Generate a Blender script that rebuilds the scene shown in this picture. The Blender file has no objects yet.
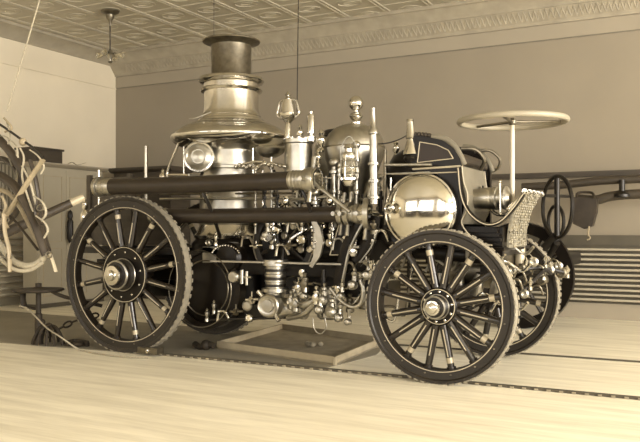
import bpy, math, random
from mathutils import Vector, Matrix
PI = math.pi
sc = bpy.context.scene
col = sc.collection

# ------------------------------------------------------------------ camera
cam_d = bpy.data.cameras.new('camera'); cam = bpy.data.objects.new('camera', cam_d); col.objects.link(cam)
cam.location = (0, 0, 1.15); cam.rotation_euler = (PI/2, 0, math.radians(27.8))
cam_d.sensor_width = 36; cam_d.lens = 42.7; cam_d.shift_y = 0.0109; cam_d.clip_start = .05; cam_d.clip_end = 100
sc.camera = cam

# ------------------------------------------------------------------ world, light, exposure
w = bpy.data.worlds.new('daylight'); sc.world = w; w.use_nodes = True
bg = w.node_tree.nodes['Background']; bg.inputs[0].default_value = (1, .935, .80, 1); bg.inputs[1].default_value = 1.0
def area(name, loc, rot, sx, sy, power, colr=(1, .935, .85)):
    d = bpy.data.lights.new(name, 'AREA'); d.shape = 'RECTANGLE'; d.size = sx; d.size_y = sy; d.energy = power; d.color = colr
    o = bpy.data.objects.new(name, d); col.objects.link(o); o.location = loc; o.rotation_euler = rot
    return o
# daylight through the unseen street doors behind the camera and the tall windows on the right
for xx in (-7.2, -3.4, 0.4, 4.2):
    area('door_daylight', (xx, -4.1, 1.85), (PI/2, 0, 0), 3.0, 3.3, 190)
for yy in (-2.5, -.1, 2.3, 4.7, 7.1):
    area('window_daylight', (7.1, yy, 2.3), (PI/2, 0, PI/2), 1.8, 2.6, 450)
sc.view_settings.view_transform = 'Standard'
sc.view_settings.look = 'None'
sc.view_settings.exposure = 0.1
sc.view_settings.gamma = 1.0
sc.view_settings.use_curve_mapping = False
sc.cycles.max_bounces = 8
sc.cycles.use_denoising = True

# ------------------------------------------------------------------ materials
def mat(name, c, rough=.5, metal=0., noise=0., nscale=8., bump=0., bscale=30., coat=0., c2=None, stretch=None, spec=None):
    m = bpy.data.materials.new(name); m.use_nodes = True
    nt = m.node_tree; N = nt.nodes; L = nt.links; b = N['Principled BSDF']
    b.inputs['Base Color'].default_value = (*c, 1); b.inputs['Roughness'].default_value = rough; b.inputs['Metallic'].default_value = metal
    if coat: b.inputs['Coat Weight'].default_value = coat; b.inputs['Coat Roughness'].default_value = .08
    if spec is not None: b.inputs['Specular IOR Level'].default_value = spec
    tc = N.new('ShaderNodeTexCoord'); mp = N.new('ShaderNodeMapping'); L.new(tc.outputs['Object'], mp.inputs[0])
    if stretch: mp.inputs['Scale'].default_value = stretch
    if noise or c2:
        n = N.new('ShaderNodeTexNoise'); n.inputs['Scale'].default_value = nscale; n.inputs['Detail'].default_value = 5
        L.new(mp.outputs[0], n.inputs['Vector'])
        r = N.new('ShaderNodeValToRGB'); r.color_ramp.elements[0].position = .3; r.color_ramp.elements[1].position = .72
        d = c2 if c2 else tuple(v*(1-noise) for v in c)
        r.color_ramp.elements[0].color = (*d, 1); r.color_ramp.elements[1].color = (*c, 1)
        L.new(n.outputs['Fac'], r.inputs[0]); L.new(r.outputs[0], b.inputs['Base Color'])
    if bump:
        n2 = N.new('ShaderNodeTexNoise'); n2.inputs['Scale'].default_value = bscale; n2.inputs['Detail'].default_value = 4
        L.new(mp.outputs[0], n2.inputs['Vector'])
        bp = N.new('ShaderNodeBump'); bp.inputs['Strength'].default_value = bump; bp.inputs['Distance'].default_value = .01
        L.new(n2.outputs['Fac'], bp.inputs['Height']); L.new(bp.outputs[0], b.inputs['Normal'])
    return m
M = {}
M['nickel'] = mat('polished_nickel', (.74, .715, .65), .15, 1, noise=.35, nscale=5, bump=.05, bscale=12)
M['mirror'] = mat('mirror_nickel', (.66, .635, .56), .10, 1, bump=.03, bscale=2)
M['brushed'] = mat('dull_nickel', (.50, .478, .42), .33, 1, noise=.35, nscale=9, bump=.08)
M['iron'] = mat('dark_iron', (.012, .009, .006), .42, .1, noise=.4, nscale=14, bump=.2)
M['rust'] = mat('rusty_iron', (.035, .025, .014), .7, .1, noise=.5, nscale=20, bump=.4)
M['steel'] = mat('bare_steel', (.24, .215, .165), .4, 1, noise=.4, nscale=16, bump=.1)
M['paint'] = mat('black_enamel', (.006, .0042, .0028), .3, 0, spec=.22)
M['panel'] = mat('dark_red_enamel', (.022, .014, .009), .4, 0, noise=.2, spec=.35)
M['stripe'] = mat('cream_pinstripe', (.42, .37, .27), .45)
M['spoke'] = mat('varnished_spoke_wood', (.012, .008, .005), .28, coat=.4, noise=.3, nscale=6)
M['gilt'] = mat('light_banding', (.42, .37, .27), .4, .3)
M['tyre'] = mat('tyre_side_rubber', (.016, .0115, .007), .45, noise=.3, nscale=10, bump=.1)
M['tread'] = mat('dusty_tread_rubber', (.30, .27, .205), .85, noise=.35, nscale=18, bump=.3)
M['hose'] = mat('hose_rubber', (.024, .0165, .010), .4, noise=.35, nscale=7, bump=.15, bscale=22)
M['leather'] = mat('worn_leather', (.04, .03, .02), .45, noise=.4, nscale=9, bump=.2)
M['pale_leather'] = mat('pale_leather', (.34, .28, .18), .55, noise=.3, nscale=9, bump=.15)
M['rope'] = mat('pale_rope', (.38, .34, .25), .8, noise=.3, nscale=60)
M['white'] = mat('cream_enamel', (.62, .57, .46), .4, noise=.1)
M['rimwood'] = mat('worn_rim_wood', (.34, .305, .23), .4, noise=.2, nscale=3)
M['greypanel'] = mat('grey_panel_enamel', (.20, .18, .135), .4, 0, noise=.25, nscale=8)
M['tread_iron'] = mat('embossed_plate', (.34, .31, .235), .45, .35, noise=.45, nscale=22, bump=.5, bscale=60)
M['wood'] = mat('dark_wood', (.055, .043, .029), .5, noise=.4, nscale=3, stretch=(1, 1, 8), bump=.1)
M['palewood'] = mat('painted_locker_wood', (.36, .325, .245), .55, noise=.12, nscale=2)
M['traywood'] = mat('worn_tray_wood', (.33, .29, .21), .7, noise=.35, nscale=7, bump=.2)
M['trayedge'] = mat('pale_tray_board', (.40, .34, .23), .7, noise=.25, nscale=7)
M['glass'] = mat('lamp_glass', (.6, .54, .4), .08, .0, coat=1)
M['clear'] = mat('clear_glass', (.85, .8, .65), .05); M['clear'].node_tree.nodes['Principled BSDF'].inputs['Transmission Weight'].default_value = .85
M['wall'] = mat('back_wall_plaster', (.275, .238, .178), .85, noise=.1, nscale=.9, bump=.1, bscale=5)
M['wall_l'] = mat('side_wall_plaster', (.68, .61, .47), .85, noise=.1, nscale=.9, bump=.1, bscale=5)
M['frieze'] = mat('frieze_paint', (.33, .29, .22), .8, noise=.08, nscale=1.5)
M['trim'] = mat('dark_trim_wood', (.09, .078, .055), .5, noise=.3, nscale=4)
M['radiator'] = mat('radiator_enamel', (.44, .40, .31), .4, noise=.15)
M['ceiling'] = mat('pressed_tin_ceiling', (.50, .455, .35), .5, noise=.15, nscale=1.2, bump=.25, bscale=14)
M['floor_dark'] = mat('dark_floor_strip', (.27, .245, .185), .8, noise=.2, nscale=3, bump=.3, bscale=40)
M['rail'] = mat('worn_rail_iron', (.10, .086, .06), .6, .2, noise=.3)
M['rag'] = mat('oily_rag', (.32, .28, .2), .9, noise=.5, nscale=30)
M['cornice'] = mat('stamped_cornice', (.36, .32, .24), .6, noise=.2, nscale=6)

# floor: pale boards running along the room
fm = mat('floor_boards', (.66, .585, .42), .6, bump=.1, bscale=25)
nt = fm.node_tree; N = nt.nodes; L = nt.links; b = N['Principled BSDF']
tc = N.new('ShaderNodeTexCoord'); mp = N.new('ShaderNodeMapping'); mp.inputs['Scale'].default_value = (.6, 6, 1)
n = N.new('ShaderNodeTexNoise'); n.inputs['Scale'].default_value = 1.6; n.inputs['Detail'].default_value = 8; n.inputs['Roughness'].default_value = .65
L.new(tc.outputs['Object'], mp.inputs[0]); L.new(mp.outputs[0], n.inputs['Vector'])
r = N.new('ShaderNodeValToRGB'); r.color_ramp.elements[0].position = .3; r.color_ramp.elements[1].position = .62
r.color_ramp.elements[0].color = (.62, .57, .44, 1); r.color_ramp.elements[1].color = (.84, .79, .64, 1)
L.new(n.outputs['Fac'], r.inputs[0]); L.new(r.outputs[0], b.inputs['Base Color'])
M['floor'] = fm

# ------------------------------------------------------------------ mesh builder
W = {}     # world position of each parent
def frame(d):
    d = Vector(d).normalized()
    u = d.cross(Vector((0, 0, 1)))
    if u.length < 1e-4: u = Vector((1, 0, 0))
    u.normalize(); return d, u, u.cross(d)
class MB:
    def __init__(s): s.v = []; s.f = []; s.mi = []; s.cur = 0
    def mat(s, i): s.cur = i; return s
    def add(s, vs, fs):
        k = len(s.v); s.v += [tuple(p) for p in vs]
        for f in fs: s.f.append(tuple(i+k for i in f)); s.mi.append(s.cur)
        return s
    def box(s, a, b, rot=None, piv=None):
        (x0, y0, z0), (x1, y1, z1) = a, b
        vs = [Vector(p) for p in ((x0,y0,z0),(x1,y0,z0),(x1,y1,z0),(x0,y1,z0),(x0,y0,z1),(x1,y0,z1),(x1,y1,z1),(x0,y1,z1))]
        if rot is not None:
            c = Vector(piv) if piv else sum(vs, Vector())/8
            vs = [rot @ (p-c) + c for p in vs]
        return s.add(vs, [(0,3,2,1),(4,5,6,7),(0,1,5,4),(1,2,6,5),(2,3,7,6),(3,0,4,7)])
    def cbox(s, c, sz, rot=None):
        return s.box([c[i]-sz[i]/2 for i in range(3)], [c[i]+sz[i]/2 for i in range(3)], rot)
    def lathe(s, o, ax, prof, n=32, a0=0, a1=2*PI):
        d, u, v = frame(ax); o = Vector(o); full = abs(a1-a0-2*PI) < 1e-6
        m = n if full else n+1; vs = []; fs = []
        for (r, h) in prof:
            for k in range(m):
                t = a0+(a1-a0)*k/n; vs.append(o+d*h+(u*math.cos(t)+v*math.sin(t))*r)
        for i in range(len(prof)-1):
            for k in range(n):
                k2 = (k+1) % m if full else k+1
                fs.append((i*m+k, (i+1)*m+k, (i+1)*m+k2, i*m+k2))
        s.add(vs, fs)
        if full:
            if prof[0][0] > 1e-5: s.f.append(tuple(len(s.v)-len(vs)+k for k in range(m))); s.mi.append(s.cur)
            if prof[-1][0] > 1e-5: s.f.append(tuple(len(s.v)-m+k for k in reversed(range(m)))); s.mi.append(s.cur)
        return s
    def ring(s, o, ax, pts, n=48):          # closed cross-section revolved
        d, u, v = frame(ax); o = Vector(o); m = len(pts); vs = []; fs = []
        for k in range(n):
            t = 2*PI*k/n; e = u*math.cos(t)+v*math.sin(t)
            for (r, h) in pts: vs.append(o+d*h+e*r)
        for k in range(n):
            for i in range(m):
                a = k*m+i; b_ = k*m+(i+1) % m; c = ((k+1) % n)*m+(i+1) % m; e_ = ((k+1) % n)*m+i
                fs.append((a, b_, c, e_))
        return s.add(vs, fs)
    def torus(s, o, ax, R, r, n=40, m=8):
        return s.ring(o, ax, [(R+r*math.cos(2*PI*i/m), r*math.sin(2*PI*i/m)) for i in range(m)], n)
    def cyl(s, p, q, r, r2=None, n=16):
        p = Vector(p); q = Vector(q); r2 = r if r2 is None else r2
        return s.lathe(p, q-p, [(r, 0), (r2, (q-p).length)], n)
    def ball(s, c, r, n=16, sz=1.):
        pr = [(0, -r*sz)]+[(r*math.sin(PI*i/8), -r*sz*math.cos(PI*i/8)) for i in range(1, 8)]+[(0, r*sz)]
        return s.lathe(c, (0, 0, 1), pr, n)
    def tube(s, pts, r, n=10, smooth=4, closed=False, flat=None, up=None):
        P = [Vector(p) for p in pts]
        if smooth > 1 and len(P) > 2:
            Q = []; K = len(P); rng = range(K if closed else K-1)
            for i in rng:
                p0 = P[(i-1) % K] if closed or i > 0 else P[0]*2-P[1]
                p1 = P[i]; p2 = P[(i+1) % K]
                p3 = P[(i+2) % K] if closed or i+2 < K else P[-1]*2-P[-2]
                for j in range(smooth):
                    t = j/smooth
                    Q.append(.5*((2*p1)+(p2-p0)*t+(2*p0-5*p1+4*p2-p3)*t*t+(3*p1-p0-3*p2+p3)*t**3))
            if not closed: Q.append(P[-1])
            P = Q
        K = len(P); vs = []; u = None
        for i in range(K):
            a = P[(i-1) % K] if closed or i else P[0]; b_ = P[(i+1) % K] if closed or i < K-1 else P[-1]
            d = (b_-a).normalized()
            if up is not None: u = Vector(up); u = (u-d*u.dot(d)).normalized()
            elif u is None: _, u, _v = frame(d)
            else:
                u = u-d*u.dot(d); u.normalize()
            v = d.cross(u)
            rr = r(i/(K-1)) if callable(r) else r
            for k in range(n):
                t = 2*PI*k/n+PI/n
                vs.append(P[i]+u*math.cos(t)*rr+v*math.sin(t)*rr*(flat or 1))
        fs = []
        for i in range(K if closed else K-1):
            i2 = (i+1) % K
            for k in range(n): fs.append((i*n+k, i*n+(k+1) % n, i2*n+(k+1) % n, i2*n+k))
        if not closed: fs.append(tuple(reversed(range(n)))); fs.append(tuple((K-1)*n+k for k in range(n)))
        return s.add(vs, fs)
    def prism(s, poly, off):                # polygon of 3D points extruded by a vector
        P = [Vector(p) for p in poly]; o = Vector(off); n_ = len(P)
        fs = [tuple(range(n_)), tuple(reversed(range(n_, 2*n_)))]+[(i, i+n_, (i+1) % n_+n_, (i+1) % n_) for i in range(n_)]
        return s.add(P+[p+o for p in P], fs)
    def build(s, name, mats, parent=None, local=False, origin=None, ang=38):
        off = Vector((0, 0, 0))
        if parent is not None and not local: off = W[parent.name]
        if origin is not None: off = Vector(origin)
        me = bpy.data.meshes.new(name); me.from_pydata([tuple(Vector(p)-off) for p in s.v], [], s.f)
        for m_ in (mats if isinstance(mats, (list, tuple)) else [mats]): me.materials.append(m_)
        me.polygons.foreach_set('material_index', s.mi)
        import bmesh
        bm = bmesh.new(); bm.from_mesh(me); bmesh.ops.recalc_face_normals(bm, faces=bm.faces); bm.to_mesh(me); bm.free()
        me.polygons.foreach_set('use_smooth', [True]*len(me.polygons)); me.set_sharp_from_angle(angle=math.radians(ang)); me.update()
        o = bpy.data.objects.new(name, me); col.objects.link(o)
        if parent is not None: o.parent = parent
        elif origin is not None: o.location = origin
        W[o.name] = Vector(off) if not local else Vector((0, 0, 0))
        return o
def tag(o, label=None, cat=None, group=None, kind=None):
    if label: o['label'] = label
    if cat: o['category'] = cat
    if group: o['group'] = group
    if kind: o['kind'] = kind
    return o
def empty(name, loc, label, cat, group=None):
    o = bpy.data.objects.new(name, None); col.objects.link(o); o.location = loc; o.empty_display_size = .1
    W[o.name] = Vector(loc); return tag(o, label, cat, group)
def copy_tree(o, parent=None):
    c = o.copy(); col.objects.link(c)
    if parent is not None: c.parent = parent
    for ch in [x for x in bpy.data.objects if x.parent == o]: copy_tree(ch, c)
    return c
def struct(o): return tag(o, kind='structure')

# ================================================================== THE ROOM
XL, XR, YB, YF, ZC = -9.4, 7.0, 10.13, -4.0, 4.15
struct(MB().box((XL-.2, YF-.2, -.1), (XR+.2, YB+.2, 0)).build('floor', M['floor']))
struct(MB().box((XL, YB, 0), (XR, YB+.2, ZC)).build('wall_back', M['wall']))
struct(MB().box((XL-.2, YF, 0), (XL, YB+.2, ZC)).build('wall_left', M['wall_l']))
m = MB()                                   # right wall with tall window openings
ys = [YF]+[v+d for v in (-2.5, -.1, 2.3, 4.7, 7.1) for d in (-.9, .9)]+[YB]
for i in range(0, 12, 2): m.box((XR, ys[i], 0), (XR+.2, ys[i+1], ZC))
for i in range(1, 11, 2):
    m.box((XR, ys[i], 0), (XR+.2, ys[i+1], 1.0)); m.box((XR, ys[i], 3.6), (XR+.2, ys[i+1], ZC))
    m.box((XR-.01, ys[i], 2.27), (XR+.03, ys[i+1], 2.33)); m.box((XR-.01, ys[i]+.87, 1.0), (XR+.03, ys[i]+.93, 3.6))
struct(m.build('wall_right', M['wall_l']))
m = MB()                                   # street front; door bars and low boards added to break up reflected daylight
xs = [XL, -8.7, -5.7, -4.9, -1.9, -1.1, 1.9, 2.7, 5.7, XR]
for i in range(0, 10, 2): m.box((xs[i], YF-.2, 0), (xs[i+1], YF, ZC))
for i in (1, 3, 5, 7):
    m.box((xs[i], YF-.2, 3.5), (xs[i+1], YF, ZC))
    m.mat(1).box((xs[i], YF-.05, 0), (xs[i+1], YF, 1.45)).mat(0)
    for q in (.25, .5, .75): m.box((xs[i]+3*q-.05, YF-.05, 1.4), (xs[i]+3*q+.05, YF, 3.5))
    for z_ in (1.75, 2.6): m.box((xs[i], YF-.05, z_-.035), (xs[i+1], YF, z_+.035))
struct(m.build('wall_front', [M['wall'], M['wood']]))
struct(MB().box((XL-.2, YF-.2, ZC+.02), (XR+.2, YB+.2, ZC+.2)).build('ceiling', M['ceiling']))
# pressed tin tiles: raised ribs and an embossed oval in each tile
m = MB(); T = .62
x = XL+.35
while x < XR:
    for dx in (-.028, .028): m.tube([(x+dx, 0, ZC+.02), (x+dx, YB-.35, ZC+.02)], .013, n=6)
    x += T
y = 0.2
while y < YB-.3:
    m.tube([(XL+.3, y, ZC+.02), (XR, y, ZC+.02)], .010, n=6); y += T
rnd = random.Random(3)
x = XL+.35+T/2
while x < 1.5:
    y = 0.2+T/2+T*6
    while y < YB-.3:
        pts = [(x+.17*math.cos(t*PI/6), y+.13*math.sin(t*PI/6), ZC+.02) for t in range(12)]
        m.tube(pts, .008, n=5, smooth=1, closed=True)
        pts = [(x+.09*math.cos(t*PI/4), y+.05*math.sin(t*PI/4), ZC+.02) for t in range(8)]
        m.tube(pts, .007, n=5, smooth=1, closed=True)
        y += T
    x += T
struct(m.build('ceiling_pressed_ribs', M['ceiling']))
# cornice along the back wall and the left wall with a stamped leaf band
m = MB()
m.prism([(XL, YB, 3.80), (XL, YB-.025, 3.80), (XL, YB-.03, 3.83), (XL, YB-.05, 3.85), (XL, YB-.15, 3.98), (XL, YB-.17, 3.98), (XL, YB-.18, 4.01), (XL, YB-.30, 4.12), (XL, YB-.33, 4.12), (XL, YB-.33, 4.17), (XL, YB, 4.17)], (XR-XL, 0, 0))
k = 0; x = XL+.3
while x < 1.2:
    a = Vector((x, YB-.055, 3.86)); c = Vector((x+.035, YB-.135, 3.965)); e = Vector((x+.07, YB-.055, 3.86))
    m.tube([a, c, e], .010, n=5, smooth=1); x += .07
struct(m.build('trim_1', M['cornice']))
m = MB()
m.prism([(XL, YF, 3.97), (XL+.03, YF, 3.97), (XL+.05, YF, 4.00), (XL+.20, YF, 4.11), (XL+.26, YF, 4.12), (XL+.26, YF, 4.17), (XL, YF, 4.17)], (0, YB-YF, 0))
struct(m.build('trim_2', M['cornice']))
# frieze band and picture rail
struct(MB().box((XL, YB-.006, 3.60), (XR, YB, 3.79)).build('trim_3', M['frieze']))
struct(MB().box((XL, YB-.014, 3.592), (XR, YB, 3.604)).build('trim_4', M['greypanel']))
struct(MB().box((XL, YF, 3.585), (XL+.02, YB, 3.605)).build('trim_5', M['wall_l']))
struct(MB().box((-7.5, YB-.02, .1), (XR, YB, .93)).box((-7.5, YB-.035, .93), (XR, YB, 1.06)).build('trim_shade_backing', M['trim']))  # dark board added behind the radiator pipes for the shade in their gaps
struct(MB().box((XL, YB-.025, 0), (XR, YB, .20)).build('baseboard_back', M['frieze']))
struct(MB().box((XL, YF, 0), (XL+.02, YB, .12)).build('baseboard_left', M['palewood']))
# darker floor strip the engine stands on
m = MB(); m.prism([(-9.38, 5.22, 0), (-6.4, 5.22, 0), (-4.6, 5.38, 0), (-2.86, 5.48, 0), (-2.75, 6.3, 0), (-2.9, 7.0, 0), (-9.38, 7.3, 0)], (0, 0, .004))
struct(m.build('floor_strip', M['floor_dark']))

# floor guide rails
def rail(p, q, name_label, h=.018, teeth=True):
    p = Vector(p); q = Vector(q); d = (q-p).normalized(); nrm = Vector((-d.y, d.x, 0))
    m = MB(); m.prism([p-nrm*.018, p+nrm*.018, p+nrm*.018+Vector((0,0,h)), p-nrm*.018+Vector((0,0,h))], q-p)
    if teeth:
        t = .03; Lg = (q-p).length
        while t < Lg:
            c = p+d*t; m.mat(1).cbox((c.x, c.y-.024, .008), (.026, .016, .014)); t += .085
        m.mat(0)
    return tag(m.build('floor_rail', [M['rail'], M['traywood']]), name_label, 'rail', 'guide rails in the floor')
rail((-4.75, 5.40, 0), (2.2, 5.56, 0), 'notched dark iron guide rail nearest the camera, under the near wheels')
rail((-2.9, 6.93, 0), (2.2, 7.13, 0), 'plain dark guide rail on the floor beyond, under the far front wheel', .012, False)

# wall radiators of stacked horizontal pipes
def radiator(n_, z0, dz, fn, lab, post_at):
    t = empty('wall_radiator', fn(.5, 0), lab, 'radiator')
    for k in range(n_):
        z = z0+dz*k; MB().cyl(fn(0, z), fn(1, z), dz*.24, n=12).build('pipe', M['radiator'], t)
    for q in post_at:
        MB().box([a-b for a, b in zip(fn(q, 0), (.02, .02, 0))], [a+b for a, b in zip(fn(q, z0+dz*(n_-1)+.05), (.02, .02, 0))]).build('stand', M['iron'], t)
    return t
radiator(11, .25, .063, lambda q, z: (-4.0+6.0*q, YB-.09, z), 'long wall radiator of cream horizontal pipes against the back wall, right', (.02, .98))
radiator(10, .17, .092, lambda q, z: (XL+.14, 5.5+3.6*q, z), 'wall radiator of thick cream pipes on the left wall behind the hanging harness', (.02, .98))

m = MB().box((XL, 7.55, 1.30), (XL+.03, 7.97, 2.12))
for k in range(6): m.mat(1).box((XL+.03, 7.58+.068*k, 1.33), (XL+.045, 7.61+.068*k, 2.09))
struct(m.build('window_1', [M['greypanel'], M['radiator']]))

# pendant light in the far corner
fx, fy = -7.5, 7.97
t = empty('pendant_light', (fx, fy, ZC), 'ceiling pendant light with a long rod and glass shades near the room corner', 'light')
MB().lathe((fx, fy, ZC+.01), (0, 0, -1), [(.13, 0), (.12, .02), (.06, .05), (.05, .10), (.025, .13), (.012, .2)], 20).build('canopy', M['steel'], t)
MB().cyl((fx, fy, ZC-.1), (fx, fy, 3.56), .008, n=8).build('rod', M['iron'], t)
MB().lathe((fx, fy, 3.62), (0, 0, -1), [(.015, 0), (.04, .03), (.055, .07), (.03, .11), (.02, .15), (.03, .17), (0, .19)], 16).build('hub', M['brushed'], t)
for k in range(4):
    a = k*PI/2+.35; e = Vector((math.cos(a), math.sin(a), 0)); c = Vector((fx, fy, 3.55))
    arm = MB().tube([c, c+e*.06+Vector((0,0,.03)), c+e*.10+Vector((0,0,.01))], .008, n=6).build('arm', M['steel'], t)
    sh = MB().lathe(c+e*.09+Vector((0,0,.01)), e+Vector((0,0,-.1)), [(.015, 0), (.025, .03), (.042, .07), (.05, .10), (.045, .10), (.022, .04), (.012, .01)], 16).build('lamp_shade', M['clear'], arm)

# tall pale locker by the left wall
t = empty('locker', (-8.7, 8.2, 0), 'tall pale panelled wooden locker standing by the left wall behind the harness', 'cabinet')
m = MB(); m.box((-8.86, 7.66, .0), (-8.58, 8.95, 2.03)); m.mat(1).box((-8.88, 7.64, 0), (-8.56, 8.97, .06)); m.build('body', [M['palewood'], M['trim']], t)
MB().prism([(-8.86, 7.62, 2.03), (-8.56, 7.62, 2.03), (-8.50, 7.58, 2.075), (-8.50, 7.58, 2.09), (-8.90, 7.58, 2.09)], (0, 1.42, 0)).build('cornice', M['frieze'], t)
for (a, b_) in ((7.70, 8.17), (8.20, 8.66)):
    d = MB().box((-8.58, a, .09), (-8.572, b_, 2.0)).build('door', M['palewood'], t)
    m = MB()
    for z0, z1 in ((.17, .85), (.95, 1.9)):
        for p in ((a+.06, a+.068), (b_-.068, b_-.06)): m.box((-8.572, p[0], z0), (-8.565, p[1], z1))
        for z in (z0, z1): m.box((-8.572, a+.06, z-.004), (-8.565, b_-.06, z+.004))
    m.build('moulding', M['trayedge'], d)
m = MB().cyl((-8.52, 8.30, 1.49), (-8.52, 8.30, .82), .02, n=8)
MB().lathe((-8.515, 8.22, 1.42), (0, 0, -1), [(0, 0), (.03, .03), (.04, .10), (.028, .14), (.045, .18), (.045, .42), (.028, .47), (.0, .52)], 14).build('nozzle_holder', M['iron'], None)
o = bpy.data.objects['nozzle_holder']; o.name = 'fire_extinguisher'; tag(o, 'slim dark metal cylinder hanging on the pale locker front', 'extinguisher')
t = empty('tool_box', (-8.72, 7.85, 2.09), 'dark wooden box standing on top of the pale locker', 'box')
MB().box((-8.93, 7.60, 2.09), (-8.55, 8.1, 2.27)).build('body', M['wood'], t)
MB().box((-8.95, 7.58, 2.27), (-8.53, 8.12, 2.30)).build('lid', M['wood'], t)
# a few curled papers lying on the locker
tag(MB().tube([(-8.6, 8.25, 2.10), (-8.64, 8.38, 2.14), (-8.66, 8.5, 2.11), (-8.6, 8.62, 2.15)], .012, n=6, flat=.3).build('twig', M['pale_leather']), 'thin curled pale strip lying on the locker top', 'twig')
# dark cupboard in the corner
t = empty('cupboard', (-8.5, 9.75, 0), 'dark wooden cupboard against the back wall in the corner', 'cabinet')
MB().box((-8.95, 9.6, 0), (-7.75, 10.1, 2.06)).build('body', M['wood'], t)
MB().prism([(-9.0, 9.58, 2.06), (-9.0, 9.52, 2.10), (-9.0, 9.52, 2.14), (-9.0, 10.1, 2.14), (-9.0, 10.1, 2.06)], (1.3, 0, 0)).build('cornice', M['wood'], t)
for a in (-8.93, -8.34): MB().box((a, 9.585, .1), (a+.57, 9.6, 2.0)).build('door', M['wood'], t)

# ================================================================== THE STEAM FIRE ENGINE
E = empty('steam_fire_engine', (-3.4, 6.07, 0), 'large nickel and black steam fire engine with tall boiler and four spoked wheels', 'fire engine')

def make_wheel(name, R, Rf, Rs, Rh, boss_r, boss_l, nsp, wd, parent, cap_r):
    h = wd/2; ax = (0, -1, 0); O = (0, 0, 0)
    m = MB(); m.ring(O, ax, [(Rs, h*.75), (Rf, h*.8), (Rf, -h*.8), (Rs, -h*.75)], 72)
    m.mat(1); m.torus((0, -h*.76, 0), ax, Rs+.012, .004, 72, 5); m.torus((0, h*.76, 0), ax, Rs+.012, .004, 72, 5)
    m.mat(2)
    for k in range(nsp):
        a = 2*PI*(k+.5)/nsp; m.lathe(((Rs+.035)*math.cos(a), -h*.74, (Rs+.035)*math.sin(a)), ax, [(.007, 0), (.007, .006), (.003, .01)], 8)
    w_ = m.build(name, [M['tyre'], M['stripe'], M['steel']], parent, local=True)
    m = MB(); m.ring(O, ax, [(Rf, h*.84), (R-.025, h), (R-.004, h), (R-.004, h-.012)], 72)
    m.ring(O, ax, [(Rf, -h*.84), (R-.025, -h), (R-.004, -h), (R-.004, -h+.012)], 72)
    m.mat(1); m.ring(O, ax, [(Rf, h*.6), (R-.002, h-.012), (R+.004, 0), (R-.002, -h+.012), (Rf, -h*.6)], 72)
    nb = 64
    for sgn in (-1, 1):
        for k in range(nb):
            a = 2*PI*(k+(.5 if sgn > 0 else 0))/nb
            c = Vector((R*math.cos(a), sgn*h*.82, R*math.sin(a)))
            m.cbox(c, (.012, h*.34, .034), Matrix.Rotation(-a, 3, 'Y'))
    m.build('tyre', [M['tyre'], M['tread']], w_, local=True)
    for k in range(nsp):
        a = 2*PI*(k+.5)/nsp; e = Vector((math.cos(a), 0, math.sin(a))); tn = Vector((-math.sin(a), 0, math.cos(a)))
        m = MB()
        m.tube([e*(Rh*.8), e*(Rh+.06), e*(Rs*.75), e*(Rs+.004)], lambda q: .034-.009*q, n=10, flat=1.0, up=tn, smooth=3)
        m.mat(1).tube([e*(Rh+.03)+Vector((0,-.033,0)), e*(Rs*.8)+Vector((0,-.027,0))], .0045, n=5)
        if k % 2 == 0:
            m.mat(2).tube([e*(Rs-.085), e*(Rs-.045)], .0275, n=10, up=tn)
        m.mat(3).tube([e*(Rs-.018), e*(Rs+.002)], .034, n=10, up=tn)
        m.build('spoke', [M['spoke'], M['stripe'], M['gilt'], M['tyre']], w_, local=True)
    m = MB(); m.lathe((0, h*.5, 0), ax, [(Rh*.6, 0), (Rh, 0), (Rh, .02), (Rh, h+.0), (Rh-.012, h+.012), (Rh*.55, h+.016)], 40)
    m.mat(1); m.torus((0, -h*.5-.014, 0), ax, Rh-.014, .0035, 48, 5)
    m.mat(2)
    for k in range(10):
        a = 2*PI*k/10+.2; rr = Rh*.78; m.lathe((rr*math.cos(a), -h*.5-.012, rr*math.sin(a)), ax, [(.011, 0), (.011, .010), (.005, .015)], 8)
    m.build('hub_flange', [M['paint'], M['stripe'], M['nickel']], w_, local=True)
    b = boss_r; y0 = -h*.5-.01
    m = MB(); m.lathe((0, y0, 0), ax, [(b*1.25, 0), (b*1.25, .02), (b, .04), (b, boss_l*.5), (b*1.08, boss_l*.52), (b*1.08, boss_l*.62), (b*.8, boss_l*.66), (b*.78, boss_l*.85)], 32)
    m.mat(1); m.torus((0, y0-boss_l*.57, 0), ax, b*1.06, boss_l*.07, 36, 8); m.torus((0, y0-.02, 0), ax, b*1.25, .005, 36, 6)
    m.build('hub', [M['iron'], M['brushed']], w_, local=True)
    m = MB(); m.lathe((0, y0-boss_l*.84, 0), ax, [(b*.78, 0), (b*.74, boss_l*.08), (cap_r, boss_l*.10), (cap_r*.9, boss_l*.24), (cap_r*.4, boss_l*.3), (0, boss_l*.31)], 24)
    m.torus((0, y0-boss_l*.5, 0), ax, b*1.02, .006, 32, 6)
    m.build('hub_cap', M['nickel'], w_, local=True)
    return w_
rear = make_wheel('rear_wheel', .72, .682, .606, .265, .118, .18, 16, .10, E, .05)
for o in (rear,): o.location = Vector((-4.862, 5.383, .72))-W[E.name]
r2 = copy_tree(rear, E); r2.location = Vector((-4.862, 6.75, .72))-W[E.name]; r2.rotation_euler = (0, 0, PI)
front = make_wheel('front_wheel', .57, .535, .468, .142, .072, .14, 16, .13, E, .04)
front.location = Vector((-1.84, 5.395, .57))-W[E.name]
f2 = copy_tree(front, E); f2.location = Vector((-1.80, 6.77, .57))-W[E.name]; f2.rotation_euler = (0, 0, PI)
MB().cyl((-4.862, 5.43, .72), (-4.862, 6.7, .72), .04).build('rear_axle', M['iron'], E)
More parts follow.
